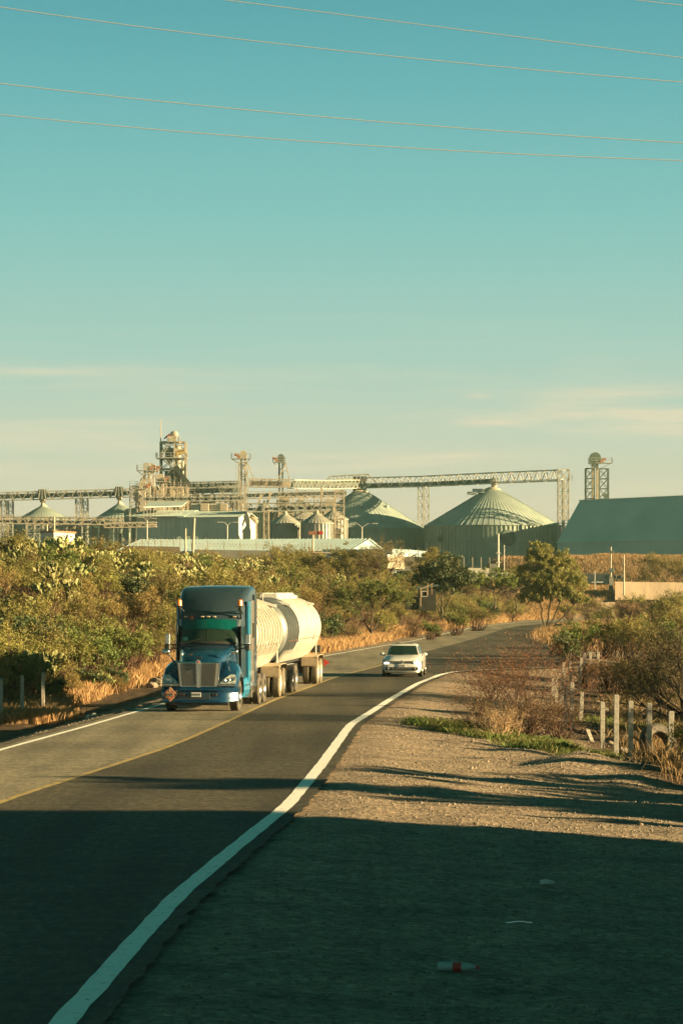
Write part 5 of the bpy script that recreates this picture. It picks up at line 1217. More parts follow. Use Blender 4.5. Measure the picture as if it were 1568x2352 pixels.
# trees with trunk and crown
def limb(segs, p, d, L, r, depth, g, up=.15, ends=None, spread=.6, nb=3, wig=.12):
    p = np.array(p, float); d = np.array(d, float); d /= np.linalg.norm(d); n = 3; q = p
    for i in range(n):
        d = d+g.normal(size=3)*wig+np.array([0,0,up*.3]); d /= np.linalg.norm(d); e = q+d*L/n
        segs.append((q, e, r*(1-.22*i), r*(1-.22*(i+1)))); q = e
    if depth == 0:
        if ends is not None: ends.append(q)
        return
    for _ in range(nb):
        d2 = d+g.normal(size=3)*spread+np.array([0,0,up]); limb(segs, q, d2, L*g.uniform(.6,.85), r*.45, depth-1, g, up, ends, spread, nb, wig)
    if ends is not None and depth == 1: ends.append(q)
def tree(name, label, cat, x, y, leafm, barkm, blobs, n, leaf, asp, trunk, seed=1, per=60, rad=.2, droop=0, group=None, z=None, low=-.5):
    g = np.random.default_rng(seed); z = hz(x,y) if z is None else z; o = thing(name, label, cat, (x,y,z), 0, group)
    cl = clumps(blobs, per, rad, g, low); C = crown_pts(cl, n, g); V, F = leaves(C, leaf, asp, g, droop)
    c = bpy.data.objects.new('crown', np_mesh('crown', [(V,F,0)], [MT[leafm]])); COL.objects.link(c); c.parent = o
    segs = []; mains = []
    for (dx, dy, L, r) in trunk:
        e = np.array([dx, dy, L]); b = np.array([0,0,-.1]); q = b; r0 = r
        for i in range(5):
            t = (i+1)/5; e2 = b+(e-b)*t+np.array([math.sin(t*3)*.12*dx, math.sin(t*4)*.15, 0])+g.normal(size=3)*.05; segs.append((q, e2, r0, r0*.84)); q = e2; r0 *= .84
        mains.append((q, r0))
    for k in g.choice(len(cl), min(len(cl), 70), replace=False):
        e = cl[k,:3]; j = int(np.argmin([np.linalg.norm(m[0][:2]-e[:2]) for m in mains])); q = mains[j][0]; m = (q+e)/2+g.normal(size=3)*.2-np.array([0,0,.1]); rr = min(.07, mains[j][1]*.5)
        segs += [(q, m, rr, rr*.55), (m, e, rr*.55, .012)]
    TV, TF = twigs(segs, 6); t = bpy.data.objects.new('trunk', np_mesh('trunk', [(TV,TF,0)], [MT[barkm]])); COL.objects.link(t); t.parent = o
    return o
# pepper tree at the bend (about 9 m high)
tree('pepper_tree', 'tall round olive-green pepper tree leaning at the bend of the road', 'tree', 20.1, 266, 'pepper', 'bark',
     [(-.7,0,7.2,1.6,1.6,1.5),(1.2,.3,6.6,1.8,1.6,1.5),(-1.3,0,5.2,1.7,1.6,1.6),(.8,0,5.0,2.3,1.8,1.6),(2.6,0,4.9,1.5,1.5,1.6),(.2,0,3.6,2.7,2,1.2),(2.3,-.2,3.4,1.8,1.6,1.0),(-1.5,.2,3.3,1.4,1.3,1.0),(3.4,0,3.0,1.0,1,.7),(.6,-.6,4.4,2.6,1.2,1.8),(.3,-.3,6.0,1.9,1.4,1.6)],
     85000, .22, .26, ((-.5,.1,2.6,.13),(.5,0,2.9,.16),(1.3,.2,2.8,.11),(2.6,-.2,2.5,.10)), seed=4, per=120, rad=.17, droop=.9)
# dark leafy tree left of it, in front of the silo gap
tree('carob_tree', 'dark dense leafy tree below the gap between the two big silos', 'tree', W(1015,0,262).x, 262, 'dgreen', 'bark', [(0,0,4.6,2.2,2,1.6),(-1.4,0,3.6,1.7,1.6,1.5),(1.5,0,3.8,1.8,1.6,1.5),(.2,0,2.8,2.4,2,1.2)], 17000, .20, .5, ((0,0,2.4,.16),(-.8,.1,2.2,.1),(.8,0,2.3,.1)), seed=8, per=60, rad=.24, z=1.3)
tree('huizache_tree', 'feathery pale olive tree rising behind the dark leafy tree', 'tree', W(995,0,285).x, 285, 'olive', 'bark', [(0,0,5.0,2.2,2,1.6),(1.7,0,4.2,1.7,1.6,1.3),(-1.6,0,4.2,1.5,1.6,1.3)], 12000, .17, .25, ((0,0,2.8,.14),(1.0,.1,2.5,.1)), seed=9, per=46, z=2.0)
tree('huizache_tree', 'spreading olive tree in front of the low warehouse gable', 'tree', W(800,0,262).x, 262, 'olive', 'bark', [(0,0,4.5,2.4,2,1.6),(2.2,0,3.9,1.8,1.6,1.3),(-2.0,0,3.6,1.9,1.6,1.3),(.3,0,3.0,3,2,1)], 16000, .17, .25, ((0,0,2.8,.14),(1.0,.1,2.5,.1)), seed=10, per=46, z=2.6)
tree('bare_tree', 'thin reddish-brown bare tree beside the dark hut', 'tree', W(870,0,245).x, 245, 'brown', 'twig', [(0,0,4.2,2.6,2,1.6),(1.8,0,3.3,1.8,1.6,1.3),(-1.6,0,3.3,1.7,1.6,1.2)], 7000, .14, .2, ((0,0,2.8,.12),(1.0,.1,2.5,.08)), seed=14, per=60, z=3.2)
tree('roadside_tree', 'wide green thorn tree leaning over the dry verge behind the white car', 'tree', W(852,0,206).x, 206, 'green', 'bark', [(-1.0,0,2.7,2.1,1.6,1.0),(1.2,0,2.9,1.9,1.6,1.1),(-2.3,-.3,2.1,1.4,1.3,.8),(.2,0,3.4,1.6,1.5,.8),(2.2,0,2.4,1.1,1.2,.8)], 17000, .13, .32, ((0,0,1.9,.09),(-.8,.1,1.7,.07),(.8,0,1.8,.07)), seed=15, per=50, z=.75)
tree('roadside_tree', 'small bright green tree behind the verge, left of the pepper tree', 'tree', W(1135,0,300).x, 300, 'green', 'bark', [(0,0,3.4,2.4,2,1.4),(2.0,0,2.9,1.8,1.6,1.1),(-2.0,0,2.9,1.8,1.5,1.2)], 12000, .17, .32, ((0,0,2.1,.12),(.8,.1,1.9,.08)), seed=16, per=46, z=2.0)
tree('roadside_tree', 'pale olive tree right behind the verge close to the pepper tree', 'tree', W(1185,0,320).x, 320, 'olive', 'bark', [(0,0,3.6,2.2,2,1.5),(-1.8,0,2.8,1.6,1.5,1.0)], 9000, .18, .3, ((0,0,2.1,.12),(.8,.1,1.9,.08)), seed=17, per=46, z=1.6)
tree('mound_tree', 'hazy grey-green tree on the mound at the right frame edge', 'tree', W(1530,0,405).x, 405, 'olive', 'bark', [(0,0,7.4,4.2,3,2.6),(3.2,0,6.4,3,2.6,2.2),(-2.6,0,5.2,2.2,2,1.8)], 15000, .22, .25, ((0,0,4.2,.16),(1.6,.1,4,.1)), seed=18, per=50, z=.3)
# big mesquite leaning in from the right edge: bare dark twigs with sparse leaves
def mesquite(name, label, x, y, blobs, L, r, seed, n, leafm, nlimb=9, lean=(-.8,0,.5), twigm='bark', depth=3, nb=3, leaf=.07, cat='tree', z=None, spread=.5, asp=.35, up=.12, wig=.14):
    g = np.random.default_rng(seed); o = thing(name, label, cat, (x, y, hz(x,y)-.1 if z is None else z)); segs = []; ends = []
    for i in range(nlimb):
        d = np.array(lean)+g.normal(size=3)*np.array([.55,.45,.35]); d[2] = abs(d[2])+.1
        limb(segs, (g.normal()*.15, g.normal()*.15, 0), d, L*g.uniform(.7,1.15), r*g.uniform(.6,1), depth, g, up, ends, spread, nb, wig)
    TV, TF = twigs(segs, 4); t = bpy.data.objects.new('trunk' if cat == 'tree' else 'stems', np_mesh('trunk', [(TV,TF,0)], [MT[twigm]])); COL.objects.link(t); t.parent = o
    if n:
        E = np.array(ends); k = g.choice(len(E), n); C = E[k]+g.normal(size=(n,3))*blobs; C = C[C[:,2] > .05]; V, F = leaves(C, leaf, asp, g)
        c = bpy.data.objects.new('crown' if cat == 'tree' else 'leaves', np_mesh('crown', [(V,F,0)], [MT[leafm]])); COL.objects.link(c); c.parent = o
    return o
mesquite('mesquite_tree', 'dark wiry mesquite tree reaching in from the right frame edge', W(1585,0,100).x, 100, .15, 1.55, .085, 3, 8000, 'mesq', 15, (-.8,0,.75), leaf=.07)
mesquite('mesquite_tree', 'second wiry mesquite behind the first, higher at the right edge', W(1610,0,116).x, 116, .2, 1.5, .08, 5, 7000, 'mesq', 12, (-.55,0,1.0), leaf=.08)
mesquite('mesquite_bush', 'low dark mesquite bush at the right edge above the standing posts', W(1530,0,108).x, 108, .2, .8, .04, 6, 5000, 'mesq', 10, (-.3,0,.7), leaf=.07, cat='bush')
# reddish bare bushes beside the gravel
for px, y, L, sd, lab, lf, n, tw in ((1175,80,.82,21,'reddish bare thorn bush, biggest one beside the gravel',  'red_leaf', 3200, 'twig'),(1235,82,.80,22,'reddish bare thorn bush right behind the biggest one, nearest the fence posts', 'red_leaf', 2600, 'twig'),
                               (1105,79,.42,23,'low dry twiggy bush at the left end of the green grass patch', 'brown', 1000, 'twig'),(1140,77,.40,24,'low tangle of dry twigs in front of the reddish bush','brown',900,'paletwig'),(1205,78.5,.5,25,'dry twiggy undergrowth at the foot of the reddish bush','brown',1200,'twig'),
                               (1285,80,.46,26,'low brown bush among the leaning posts','brown',1200,'twig'),(1130,104,.55,27,'reddish bare bush partly hiding the end of the white line','red_leaf',1500,'twig')):
    mesquite('thorn_bush', lab, W(px,0,y).x, y, .07, L*(1.38 if L > .6 else 1.05), .032, sd, int(n*1.5), lf, 24, (0,0,1.0), twigm=tw, depth=3, nb=3, leaf=.045, cat='bush', spread=.42, up=.05)
# bushes further back on the right
for px, y, k, sc, lab in ((948,226,'brown',.9,'brown bush in front of the dark hut'),(1005,228,'brown',.8,'dry brown bush at the right corner of the dark hut'),(985,215,'green',.75,'low green bush below the dark hut'),(1045,235,'green',1.1,'green bush right of the dark hut'),(915,250,'olive',1.2,'olive bush behind the dark hut'),(1090,262,'olive',1.2,'olive bush between the dark hut and the bend'),(1065,300,'green',1.2,'green bush under the grey wall near the bend'),(1330,150,'green',1.1,'yellow-green bush behind the fence posts, below the dry verge'),(1385,158,'green',1.2,'bright olive bush in the middle of the right-hand thicket'),(1300,140,'dark',.75,'dark low bush right of the side track'),(1440,146,'olive',1.2,'olive bush left of the wiry mesquite'),
                      (1500,150,'green',1.3,'green bush half hidden by the wiry mesquite'),(1400,120,'brown',.95,'brown bush behind the far fence posts'),(1460,116,'brown',1.0,'dry brown bush below the mesquite'),(1345,124,'brown',.8,'rust-brown bush at the farthest fence posts'),
                      (1530,120,'brown',1.1,'brown bush by the right edge at fence height'),(1395,300,'olive',1.0,'round olive bush in front of the gate'),(1440,290,'brown',1.7,'wide brown bush right of the gate'),(1350,330,'brown',1.2,'brown bush behind the trunk of the pepper tree'),
                      (1500,285,'brown',1.8,'reddish bush below the cream wall'),(1310,345,'olive',1.1,'olive bush right behind the pepper tree'),(1545,260,'olive',1.7,'olive bush at the right edge below the cream wall'),(1130,340,'dark',1.0,'dark bush below the grey wall in the middle'),(1170,345,'olive',1.1,'olive bush left of the pepper tree crown'),
                      (1560,180,'olive',1.4,'olive bush behind the mesquite at the right edge'),(1470,200,'brown',1.1,'low brown bush beyond the thicket'),(1600,70,'olive',.6,'blurry olive bush at the right edge beside the nearest post'),(1625,60,'olive',.7,'olive weed bush in the right corner of the gravel'),(1430,182,'brown',.9,'brown brush on the island of dry grass'),
                      (1240,390,'brown',1.5,'distant brown bush seen below the pepper crown'),(1290,395,'olive',1.5,'distant olive bush beyond the bend'),(1420,384,'brown',1.5,'brown bush right below the gate panel'),(1365,383,'olive',1.3,'olive bush under the left end of the gate'),(1455,386,'olive',1.6,'olive bush below the left end of the cream wall'),(1500,384,'brown',1.5,'brown bush below the middle of the cream wall'),(1540,386,'olive',1.6,'olive bush below the right end of the cream wall')):
    x = W(px,0,y).x; place(rnd.choice(BM[k]), 'shrub', x, y, sc, rnd.uniform(0,6.28), lab, 'bush', None)

# grasses: uncountable stuff, one object per kind
def blades(P, hh, w, g, lean=.35):
    n = len(P); a = g.uniform(0, 2*PI, n); H = hh*(.5+g.random(n)); l = g.normal(size=(n,2))*lean*H[:,None]
    s = np.stack([np.cos(a)*w/2, np.sin(a)*w/2, np.zeros(n)], 1)
    tip = P+np.stack([l[:,0], l[:,1], H], 1); mid = P+np.stack([l[:,0]*.35, l[:,1]*.35, H*.6], 1)
    V = np.stack([P-s, P+s, mid+s*.8, tip, mid-s*.8], 1).reshape(-1,3); F = np.arange(n*5).reshape(-1,5); return V, F
def stuff(name, label, cat, P, hh, w, mat, seed, lean=.35):
    g = np.random.default_rng(seed); V, F = blades(P, hh, w, g, lean); o = bpy.data.objects.new(name, np_mesh(name, [(V,F,0)], [MT[mat]])); COL.objects.link(o); return tag(o, label, cat, None, 'stuff')
def tufted(x, y, g, r=.35, k=14):
    n = len(x); X = np.repeat(x, k)+g.normal(size=n*k)*r; Y = np.repeat(y, k)+g.normal(size=n*k)*r; return np.stack([X, Y, h(X,Y)-.02], 1)
g = np.random.default_rng(5)
n = 8500; y = 92+g.random(n)**1.0*312; s = g.random(n)**1.6*(.9+.018*(y-60))-.25; x = xf(y)-s; m = nz(x,y,.45)+g.random(n)*.9 > .05; P = tufted(x[m], y[m], g, .33, 13)
stuff('dry_grass', 'tall dry straw-coloured grass along the left verge at the foot of the bank', 'grass', P, .50, .04, 'dry_pink', 1)
n = 6500; y = 96+g.random(n)**1.1*290; s = 3+g.random(n)*22; x = xf(y)-s; P = tufted(x, y, g, .5, 12)
stuff('undergrowth', 'brown weedy undergrowth between the bushes on the bank', 'undergrowth', P, .65, .05, 'undergrowth', 2, .6)
# right side: island of dry grass, verge by the bend, brush field
n = 5200; y = 150+g.random(n)*260; x = xr(y)+1.0+g.random(n)**1.3*(15+.03*y); m = (x/y*F0+784 < 1640) & ((y > 176) | (x > xr(y)+7)); P = tufted(x[m], y[m], g, .4, 11)
stuff('dry_grass', 'dry straw grass on the island right of the road by the pepper tree', 'grass', P, .45, .05, 'dry', 3)
n = 9000; y = 400+g.random(n)*105; x = 16+g.random(n)*52; P = tufted(x, y, g, .8, 11)
stuff('dry_grass', 'orange dry grass covering the mound before the green warehouse', 'grass', P, .42, .07, 'dry', 4)
n = 2600; y = 66+g.random(n)*70; x = xr(y)+7.8+g.random(n)**.8*9; m = (x/y*F0+784 < 1640) & (nz(x,y,.8)+g.random(n) > .35); P = tufted(x[m], y[m], g, .3, 12)
stuff('dry_weeds', 'dead brown weeds and stubble behind the concrete posts', 'weeds', P, .30, .022, 'brown', 6, .7)
n = 260; y = 62+g.random(n)*20; x = xr(y)+8.2+g.random(n)*4.0; m = (x/y*F0+784 > 1470); P = tufted(x[m], y[m], g, .3, 22)
stuff('dry_weeds', 'tall straw and weeds in the right corner around the nearest posts', 'weeds', P, .5, .016, 'dry', 7, .45)
def stones(name, label, n, xy, smin, smax, mat, seed):
    g2 = np.random.default_rng(seed); X, Y = xy(g2, n); C = np.stack([X, Y, h(X,Y)+.004], 1); sz = smin+(smax-smin)*g2.random(n)**3
    B = np.array([[1,0,0],[0,1,0],[-1,0,0],[0,-1,0],[0,0,.7],[0,0,-.5]], float); V = C[:,None,:]+B[None]*(sz[:,None,None]*(.6+.8*g2.random((n,6,1)))); V = V.reshape(-1,3)
    f = np.array([[0,1,4],[1,2,4],[2,3,4],[3,0,4],[1,0,5],[2,1,5],[3,2,5],[0,3,5]]); F = (f[None]+np.arange(n)[:,None,None]*6).reshape(-1,3)
    o = bpy.data.objects.new(name, np_mesh(name, [(V,F,0)], [MT[mat]])); COL.objects.link(o); return tag(o, label, 'gravel', None, 'stuff')
def _xy(g2, n): y = 22+80*g2.random(n)**1.5; x = xr(y)+.45+g2.random(n)**.8*10; return x, y
stones('gravel_stones', 'loose gravel stones scattered over the shoulder right of the road', 36000, _xy, .008, .036, 'gravelrock', 11)
def _xy2(g2, n): y = 60+80*g2.random(n); x = xl(y)-.4-g2.random(n)*3.5; return x, y
stones('gravel_stones', 'loose stones on the narrow left shoulder', 4000, _xy2, .012, .04, 'gravelrock', 12)
def _xy3(g2, n): y = 68+50*g2.random(n); x = xr(y)+7.4+g2.random(n)*7; return x, y
stones('rubble', 'brown clods and rubble on the ground behind the posts', 4000, _xy3, .03, .11, 'clod', 13)
n = 3200; y = 371+g.random(n)*42; x = 13+g.random(n)*60; m = ~((x > xl(y)-1) & (x < xr(y)+1)); P = tufted(x[m], y[m], g, .8, 10)
stuff('dry_grass', 'brown dry grass between the far bend and the cream wall', 'grass', P, .5, .07, 'dry', 14)
# green patch
def inpoly(x, y, poly):
    c = np.zeros(len(x), bool); j = len(poly)-1
    for i in range(len(poly)):
        a, b = poly[i], poly[j]; c ^= ((a[1] > y) != (b[1] > y)) & (x < (b[0]-a[0])*(y-a[1])/(b[1]-a[1]+1e-9)+a[0]); j = i
    return c
poly = [(2.0,82.5),(3.2,83),(5,80.5),(6.6,76),(7.3,71.5),(6.9,70),(5.8,71.5),(4.3,75),(2.9,78.5),(2.0,80.5)]
n = 5200; x = 1.8+g.random(n)*6; y = 69+g.random(n)*15; m = inpoly(x,y,poly) & (nz(x,y,2.2)+.7*nz(x,y,5.1)+g.random(n)*1.2 > .45); P = tufted(x[m], y[m], g, .12, 16)
stuff('green_grass', 'patch of fresh green grass at the edge of the gravel under the reddish bushes', 'grass', P, .17, .02, 'green_grass', 8, .5)
n = 700; x = 8+g.random(n)*6; y = 80+g.random(n)*18; m = nz(x,y,.5) > .15; P = tufted(x[m], y[m], g, .2, 14); stuff('green_grass', 'thin green weeds in the rubble behind the posts', 'grass', P, .16, .025, 'green_grass', 9, .5)
# dry clump at lower left around the concrete posts, lit twigs
for px, y, sc, sd, lab in ((55,101,.42,41,'sunlit dry twigs left of the first concrete post'),(100,102,.40,42,'sunlit dry twig clump between the two left posts'),(128,101,.34,43,'sunlit twig clump at the right end of the lit patch')):
    mesquite('dry_bush', lab, W(px,0,y).x, y, .1, sc, .018, sd, 400, 'dry', 14, (0,0,.9), twigm='paletwig', depth=2, nb=3, leaf=.05, cat='bush', spread=.4)
x = g.uniform(-12.9,-10.6,900); y = g.uniform(99,107,900); P = tufted(x, y, g, .2, 14); stuff('dry_grass', 'sunlit dry grass clump around the left concrete posts', 'grass', P, .42, .022, 'dry_pink', 10)

# ---------------------------------------------------------------- concrete posts, barbed wire
def post(px0, y0, px1, d, w, label, hh=None, base=None):
    top = W(px0, y0, d); bx = W(px1, 0, d).x; zb = hz(bx, d)-.25 if base is None else base
    o = bpy.data.objects.new('fence_post', None)
    mb = MB(); p = Vector((bx-top.x, 0, zb-top.z)); n = 5
    r_ = random.Random(px0); V = []
    prof = []
    for i in range(n+1):
        k = i/n; c = p*(1-k); a = w/2*(1+.04*r_.uniform(-1,1)); prof.append([(c.x-a, c.y-a, c.z),(c.x+a, c.y-a, c.z),(c.x+a, c.y+a, c.z),(c.x-a, c.y+a, c.z)])
    a = w*.35; prof.append([(-a,-a,.025),(a,-a,.025),(a,a,.025),(-a,a,.025)])
    mb.loft(prof)
    for k in (.12,.35,.6,.8):
        c = p*(1-k); mb.box((c.x, c.y, c.z), (w*1.14, w*1.14, .012))
    bpy.data.objects.remove(o); o = mb.build('fence_post', MT['concrete'], None, bevel=.006); o.location = top
    tag(o, label, 'fence post', 'concrete fence posts'); return top, Vector((bx, d, zb))
PS = [(1383,1614,1383,78,.125,'straight concrete post, fifth from the right edge'),(1415,1598,1414,72,.125,'tallest straight concrete post in the front row'),(1448,1612,1448,73,.125,'straight concrete post right of the tallest one'),(1491,1617,1490,73,.125,'concrete post second from the right edge, beside the black tyre'),(1541,1636,1538,72,.14,'concrete post nearest the right frame edge'),
      (1336,1590,1332,92,.12,'slightly leaning greyish post at the left end of the front row'),(1313,1568,1312,86,.12,'grey post just right of the reddish bush'),(1298.5,1568,1298.5,90,.11,'post partly behind twigs of the reddish bush, before the greyish ones'),(1290,1557,1288,102,.12,'post with a white top among the bush twigs'),(1277.5,1560,1277,106,.11,'post second from left in the cluster behind the bush'),(1269,1551,1269,112,.11,'leftmost short post of the cluster behind the bush'),
      (1294,1523,1293,126,.13,'thin lit post standing above the cluster, left one'),(1309.5,1521,1310,124,.12,'thin lit post standing above the cluster, right one'),(1335,1512,1329,120,.13,'leaning post with a bright sunlit edge'),(1342,1502,1342,128,.12,'upright post right behind the leaning sunlit one'),(1355,1500,1355,124,.12,'grey upright post, tallest of the back group'),(1373,1500,1373,134,.12,'farthest post, half hidden in the brown bushes')]
ends = []
for a in PS: ends.append(post(*a))
p = W(1348,1678,80); q = W(1372,1733,79); mb = MB(); mb.bar(p, q+Vector((0,0,-.1)), .115); o = mb.build('fence_post', MT['concrete'], bevel=.006); tag(o, 'short broken post leaning over to the left at the front row', 'fence post', 'concrete fence posts')
for px, y0, d, lab in ((3,1560,99,'shaded post at the left frame edge'),(51,1553,100,'sunlit concrete post standing in the lit twig clump on the left'),(99,1546,103,'grey post behind the lit twig clump on the left')):
    post(px, y0, px, d, .12, lab)
order = [13,12,11,8,7,6,0,1,2,3,4]
for j, f in enumerate((.12,.38,.62,.85)):
    mb = MB(); r_ = random.Random(j)
    for a, b in zip(order[:-1], order[1:]):
        A = ends[a][0].lerp(ends[a][1], f*.85); B = ends[b][0].lerp(ends[b][1], f*.85); n = 8; P = []
        for i in range(n+1): k = i/n; P.append(A.lerp(B, k)+Vector((0,-.07,-.07*math.sin(PI*k))))
        mb.path(P, .0045, 4)
        for i in range(1,n): c = P[i]; mb.bar(c+Vector((-.02,0,-.03)), c+Vector((.02,0,.03)), .008)
    o = mb.build('barbed_wire', MT['darkwire']); tag(o, ('topmost','upper middle','lower middle','lowest')[j]+' strand of barbed wire on the concrete posts', 'wire', 'barbed wire strands')

# tyre, pipe, stones, litter
c = W(1512,1712,74); o = MB().lathe([(.36,-.14),(.52,-.16),(.60,-.10),(.62,0),(.60,.10),(.52,.16),(.36,.14),(.34,.0),(.36,-.14)], (0,0,0), (.55,-.75,.35), 28).build('old_tyre', MT['rubber'], smooth=True); o.location = c; tag(o, 'large black tyre leaning between the two rightmost posts', 'tyre')
c = W(1425,1744,71.5); o = MB().tube((-.55,0,0),(.5,.1,-.03),.09,.08,10).build('black_log', MT['darkwood'], smooth=True); o.location = c; tag(o, 'short charred log lying at the foot of the front posts', 'log')
def rock(x, y, r, seed, label, group=None, mat='rock', z=None, name='stone'):
    g = random.Random(seed); mb = MB().sphere((0,0,0), r, 12, (1.2,.9,.7)); mb.V = [(a*(1+g.uniform(-.16,.16)), b*(1+g.uniform(-.16,.16)), c*(1+g.uniform(-.16,.16))) for a, b, c in mb.V]
    o = mb.build(name, MT[mat]); o.location = (x, y, (hz(x,y) if z is None else z)+r*.35); o.rotation_euler = (0,0,g.uniform(0,6)); return tag(o, label, 'stone', group)
p = W(361,0,130); rock(p.x, 130, .42, 1, 'large pale boulder on the verge just left of the truck'); p = W(349,0,129); rock(p.x, 129, .25, 2, 'smaller pale stone beside the big boulder left of the truck')
r_ = random.Random(3)
for i in range(46):
    y = r_.uniform(72, 112); x = float(xr(y))+7.6+r_.random()*6
    if x/y*F0+784 > 1580: continue
    rock(x, y, r_.uniform(.05,.14), i+10, 'pale stone in the rubble behind the concrete posts', 'stones in the rubble behind the posts')
for i in range(60):
    y = r_.uniform(40, 78); x = float(xr(y))+1.5+r_.random()*6.5
    rock(x, y, r_.uniform(.02,.05), i+100, 'small pebble lying on the gravel shoulder', 'pebbles on the gravel shoulder', name='pebble')
rock(W(1430,0,76).x, 76, .16, 300, 'rounded stone between the two tallest front posts'); rock(W(1570/1.0-120,0,74).x, 80, .17, 301, 'stone behind the post beside the tyre')
for px, d, sc, lab in ((202,96.5,.10,'crumpled white rag on the left shoulder, left one of two'),(216,96.2,.11,'crumpled white rag on the left shoulder, right one of two'),(1388,103,.14,'white scrap of rubbish between the post cluster and the front row')):
    p = W(px,0,d); rock(p.x, d, sc, int(px), lab, None, 'whitepaint', name='rag')['category'] = 'litter'
for px, py, d, rr in ((1525,1338+90,168,.35),(1455,1392,240,.3)): pass
# bottle lying on the gravel in the shade
c = W(1050,2222,28.6); o = thing('plastic_bottle', 'clear crushed bottle with a red label and cap lying on the shaded gravel', 'bottle', (c.x, 28.6, hz(c.x,28.6)+.055), R(-10))
MB().lathe([(.001,-.21),(.045,-.205),(.052,-.17),(.050,-.06),(.046,-.05),(.046,.05),(.05,.06),(.048,.10),(.03,.16),(.016,.19),(.016,.2)], (0,0,0), (1,0,0), 18).build('body', MT['plastic'], o, smooth=True)
MB().lathe([(.0475,-.045),(.051,-.045),(.051,.045),(.0475,.045)], (0,0,0), (1,0,0), 18).build('label_band', MT['redlens'], o, smooth=True)
MB().lathe([(.001,.235),(.02,.233),(.02,.195),(.001,.195)], (0,0,0), (1,0,0), 14).build('cap', MT['redlens'], o, smooth=True)
c = W(1256,2033,37.4); o = MB().loft([[(-.10,y_*.03,.01+z_*.03) for y_, z_ in ((-1,-1),(1,-1),(1,1),(-1,1))],[(-.02,y_*.035-.01,.02+z_*.03) for y_, z_ in ((-1,-1),(1,-1),(1,1),(-1,1))],[(.10,y_*.025,.005+z_*.022) for y_, z_ in ((-1,-1),(1,-1),(1,1),(-1,1))]]).build('crushed_cup', MT['plate'], bevel=.008); o.location = (c.x, 37.4, hz(c.x,37.4)+.03); tag(o, 'small crushed white cup on the shaded gravel', 'cup')
c = W(1192,2118,32.8); o = MB().loft([[(-.16,-.02,0),(-.16,.03,0),(-.16,.03,.008),(-.16,-.02,.008)],[(0,-.03,.02),(0,.02,.02),(0,.02,.03),(0,-.03,.03)],[(.16,-.01,0),(.16,.03,0),(.16,.03,.008),(.16,-.01,.008)]]).build('paper_strip', MT['plastic']); o.location = (c.x, 32.8, hz(c.x,32.8)+.01); tag(o, 'pale strip of paper on the shaded gravel', 'litter')
# crow-like birds: bird by the pepper tree and on the left verge
def bird(px, y, z, lab, s=1):
    o = bpy.data.objects.new('bird', None); bpy.data.objects.remove(o); mb = MB(); mb.sphere((0,0,0), .16*s, 12, (1.7,.8,.8)); mb.sphere((.26*s,0,.10*s), .08*s, 10); mb.bar((.33*s,0,.10*s),(.42*s,0,.08*s),.03*s)
    mb.loft([[(-.2*s,-.06*s,0),(-.2*s,.06*s,0),(-.2*s,.06*s,.04*s),(-.2*s,-.06*s,.04*s)],[(-.5*s,-.05*s,.02*s),(-.5*s,.05*s,.02*s),(-.5*s,.05*s,.04*s),(-.5*s,-.05*s,.04*s)]])
    for k in (-1,1): mb.bar((0,k*.05*s,-.1*s),(0,k*.05*s,-.25*s),.015*s)
    o = mb.build('bird', MT['black']); p = W(px,0,y); o.location = (p.x, y, hz(p.x,y)+z); tag(o, lab, 'bird')
bird(1280, 262, .5, 'dark bird perched low on the dry grass right of the pepper tree', 1.3)

# things outside the picture on the right whose shadows cross the road
def offtree(x, y, hh, w, seed, lab, k=1.0):
    tree('roadside_tree', lab, 'tree', x, y, 'green', 'bark', [(0,0,hh*.72,w*.5,w*.5,hh*.28),(w*.2,w*.15,hh*.55,w*.42,w*.4,hh*.25),(-w*.2,-w*.15,hh*.58,w*.4,w*.4,hh*.25)], int(5200*k), .34, .5, ((0,0,hh*.45,.2),(w*.15,w*.1,hh*.42,.13)), seed=seed, per=38, rad=.17, z=-.8, group='trees outside the picture on the right')
SUN_EL, SUN_AZ = 12.0, 13.0        # elevation; degrees from +X towards the camera
sd = Vector((math.cos(R(SUN_AZ)), -math.sin(R(SUN_AZ)), 0))
def at_sun(x, y, L): return x+sd.x*L, y+sd.y*L
for i, (x, y, L, hh, w) in enumerate(((-3,54.5,32,8.5,3.8),(-3,60.5,38,9,2.6),(-3.4,101.5,46,11.5,9),(0,91.5,30,7.0,3.0),(2,131,36,8,3.6),(3,146,40,9,5),(5,163,38,9,6),(9,186,40,9,9),(13,212,36,9,10),(15,232,38,10,10),(-1,75,36,7.3,1.1),(4,51.5,24,6.2,1.6),(3,57,28,7,2.2),(5,67,24,6.2,1.3),(4,71,26,6.4,1.0),(0,83,34,7,1.2),(4,49.2,18,4.7,.9),(4,50.8,18,4.4,1.1),(4.5,53,19,4.9,.9),(4,55,17,4.2,1.2),(5,58.8,19,4.8,1.0),(5,62.5,18,4.5,1.4),(5,65,18,4.6,.8),(5.5,69.5,19,4.8,.9),(2,87,22,5.2,1.0))):
    a, b = at_sun(x, y, L); offtree(a, b, hh, w, 60+i, 'tree %s' % ('outside the picture on the right'))
o = thing('unseen_block', 'plain flat-roofed block building outside the picture on the right', 'building', (36, 0, 0))
MB().box((0,-4,4.6),(12,82,9.6)).build('wall', MT['creamwall'], o); MB().box((0,-4,9.5),(12.6,82.6,.3)).build('roof', MT['concrete'], o)

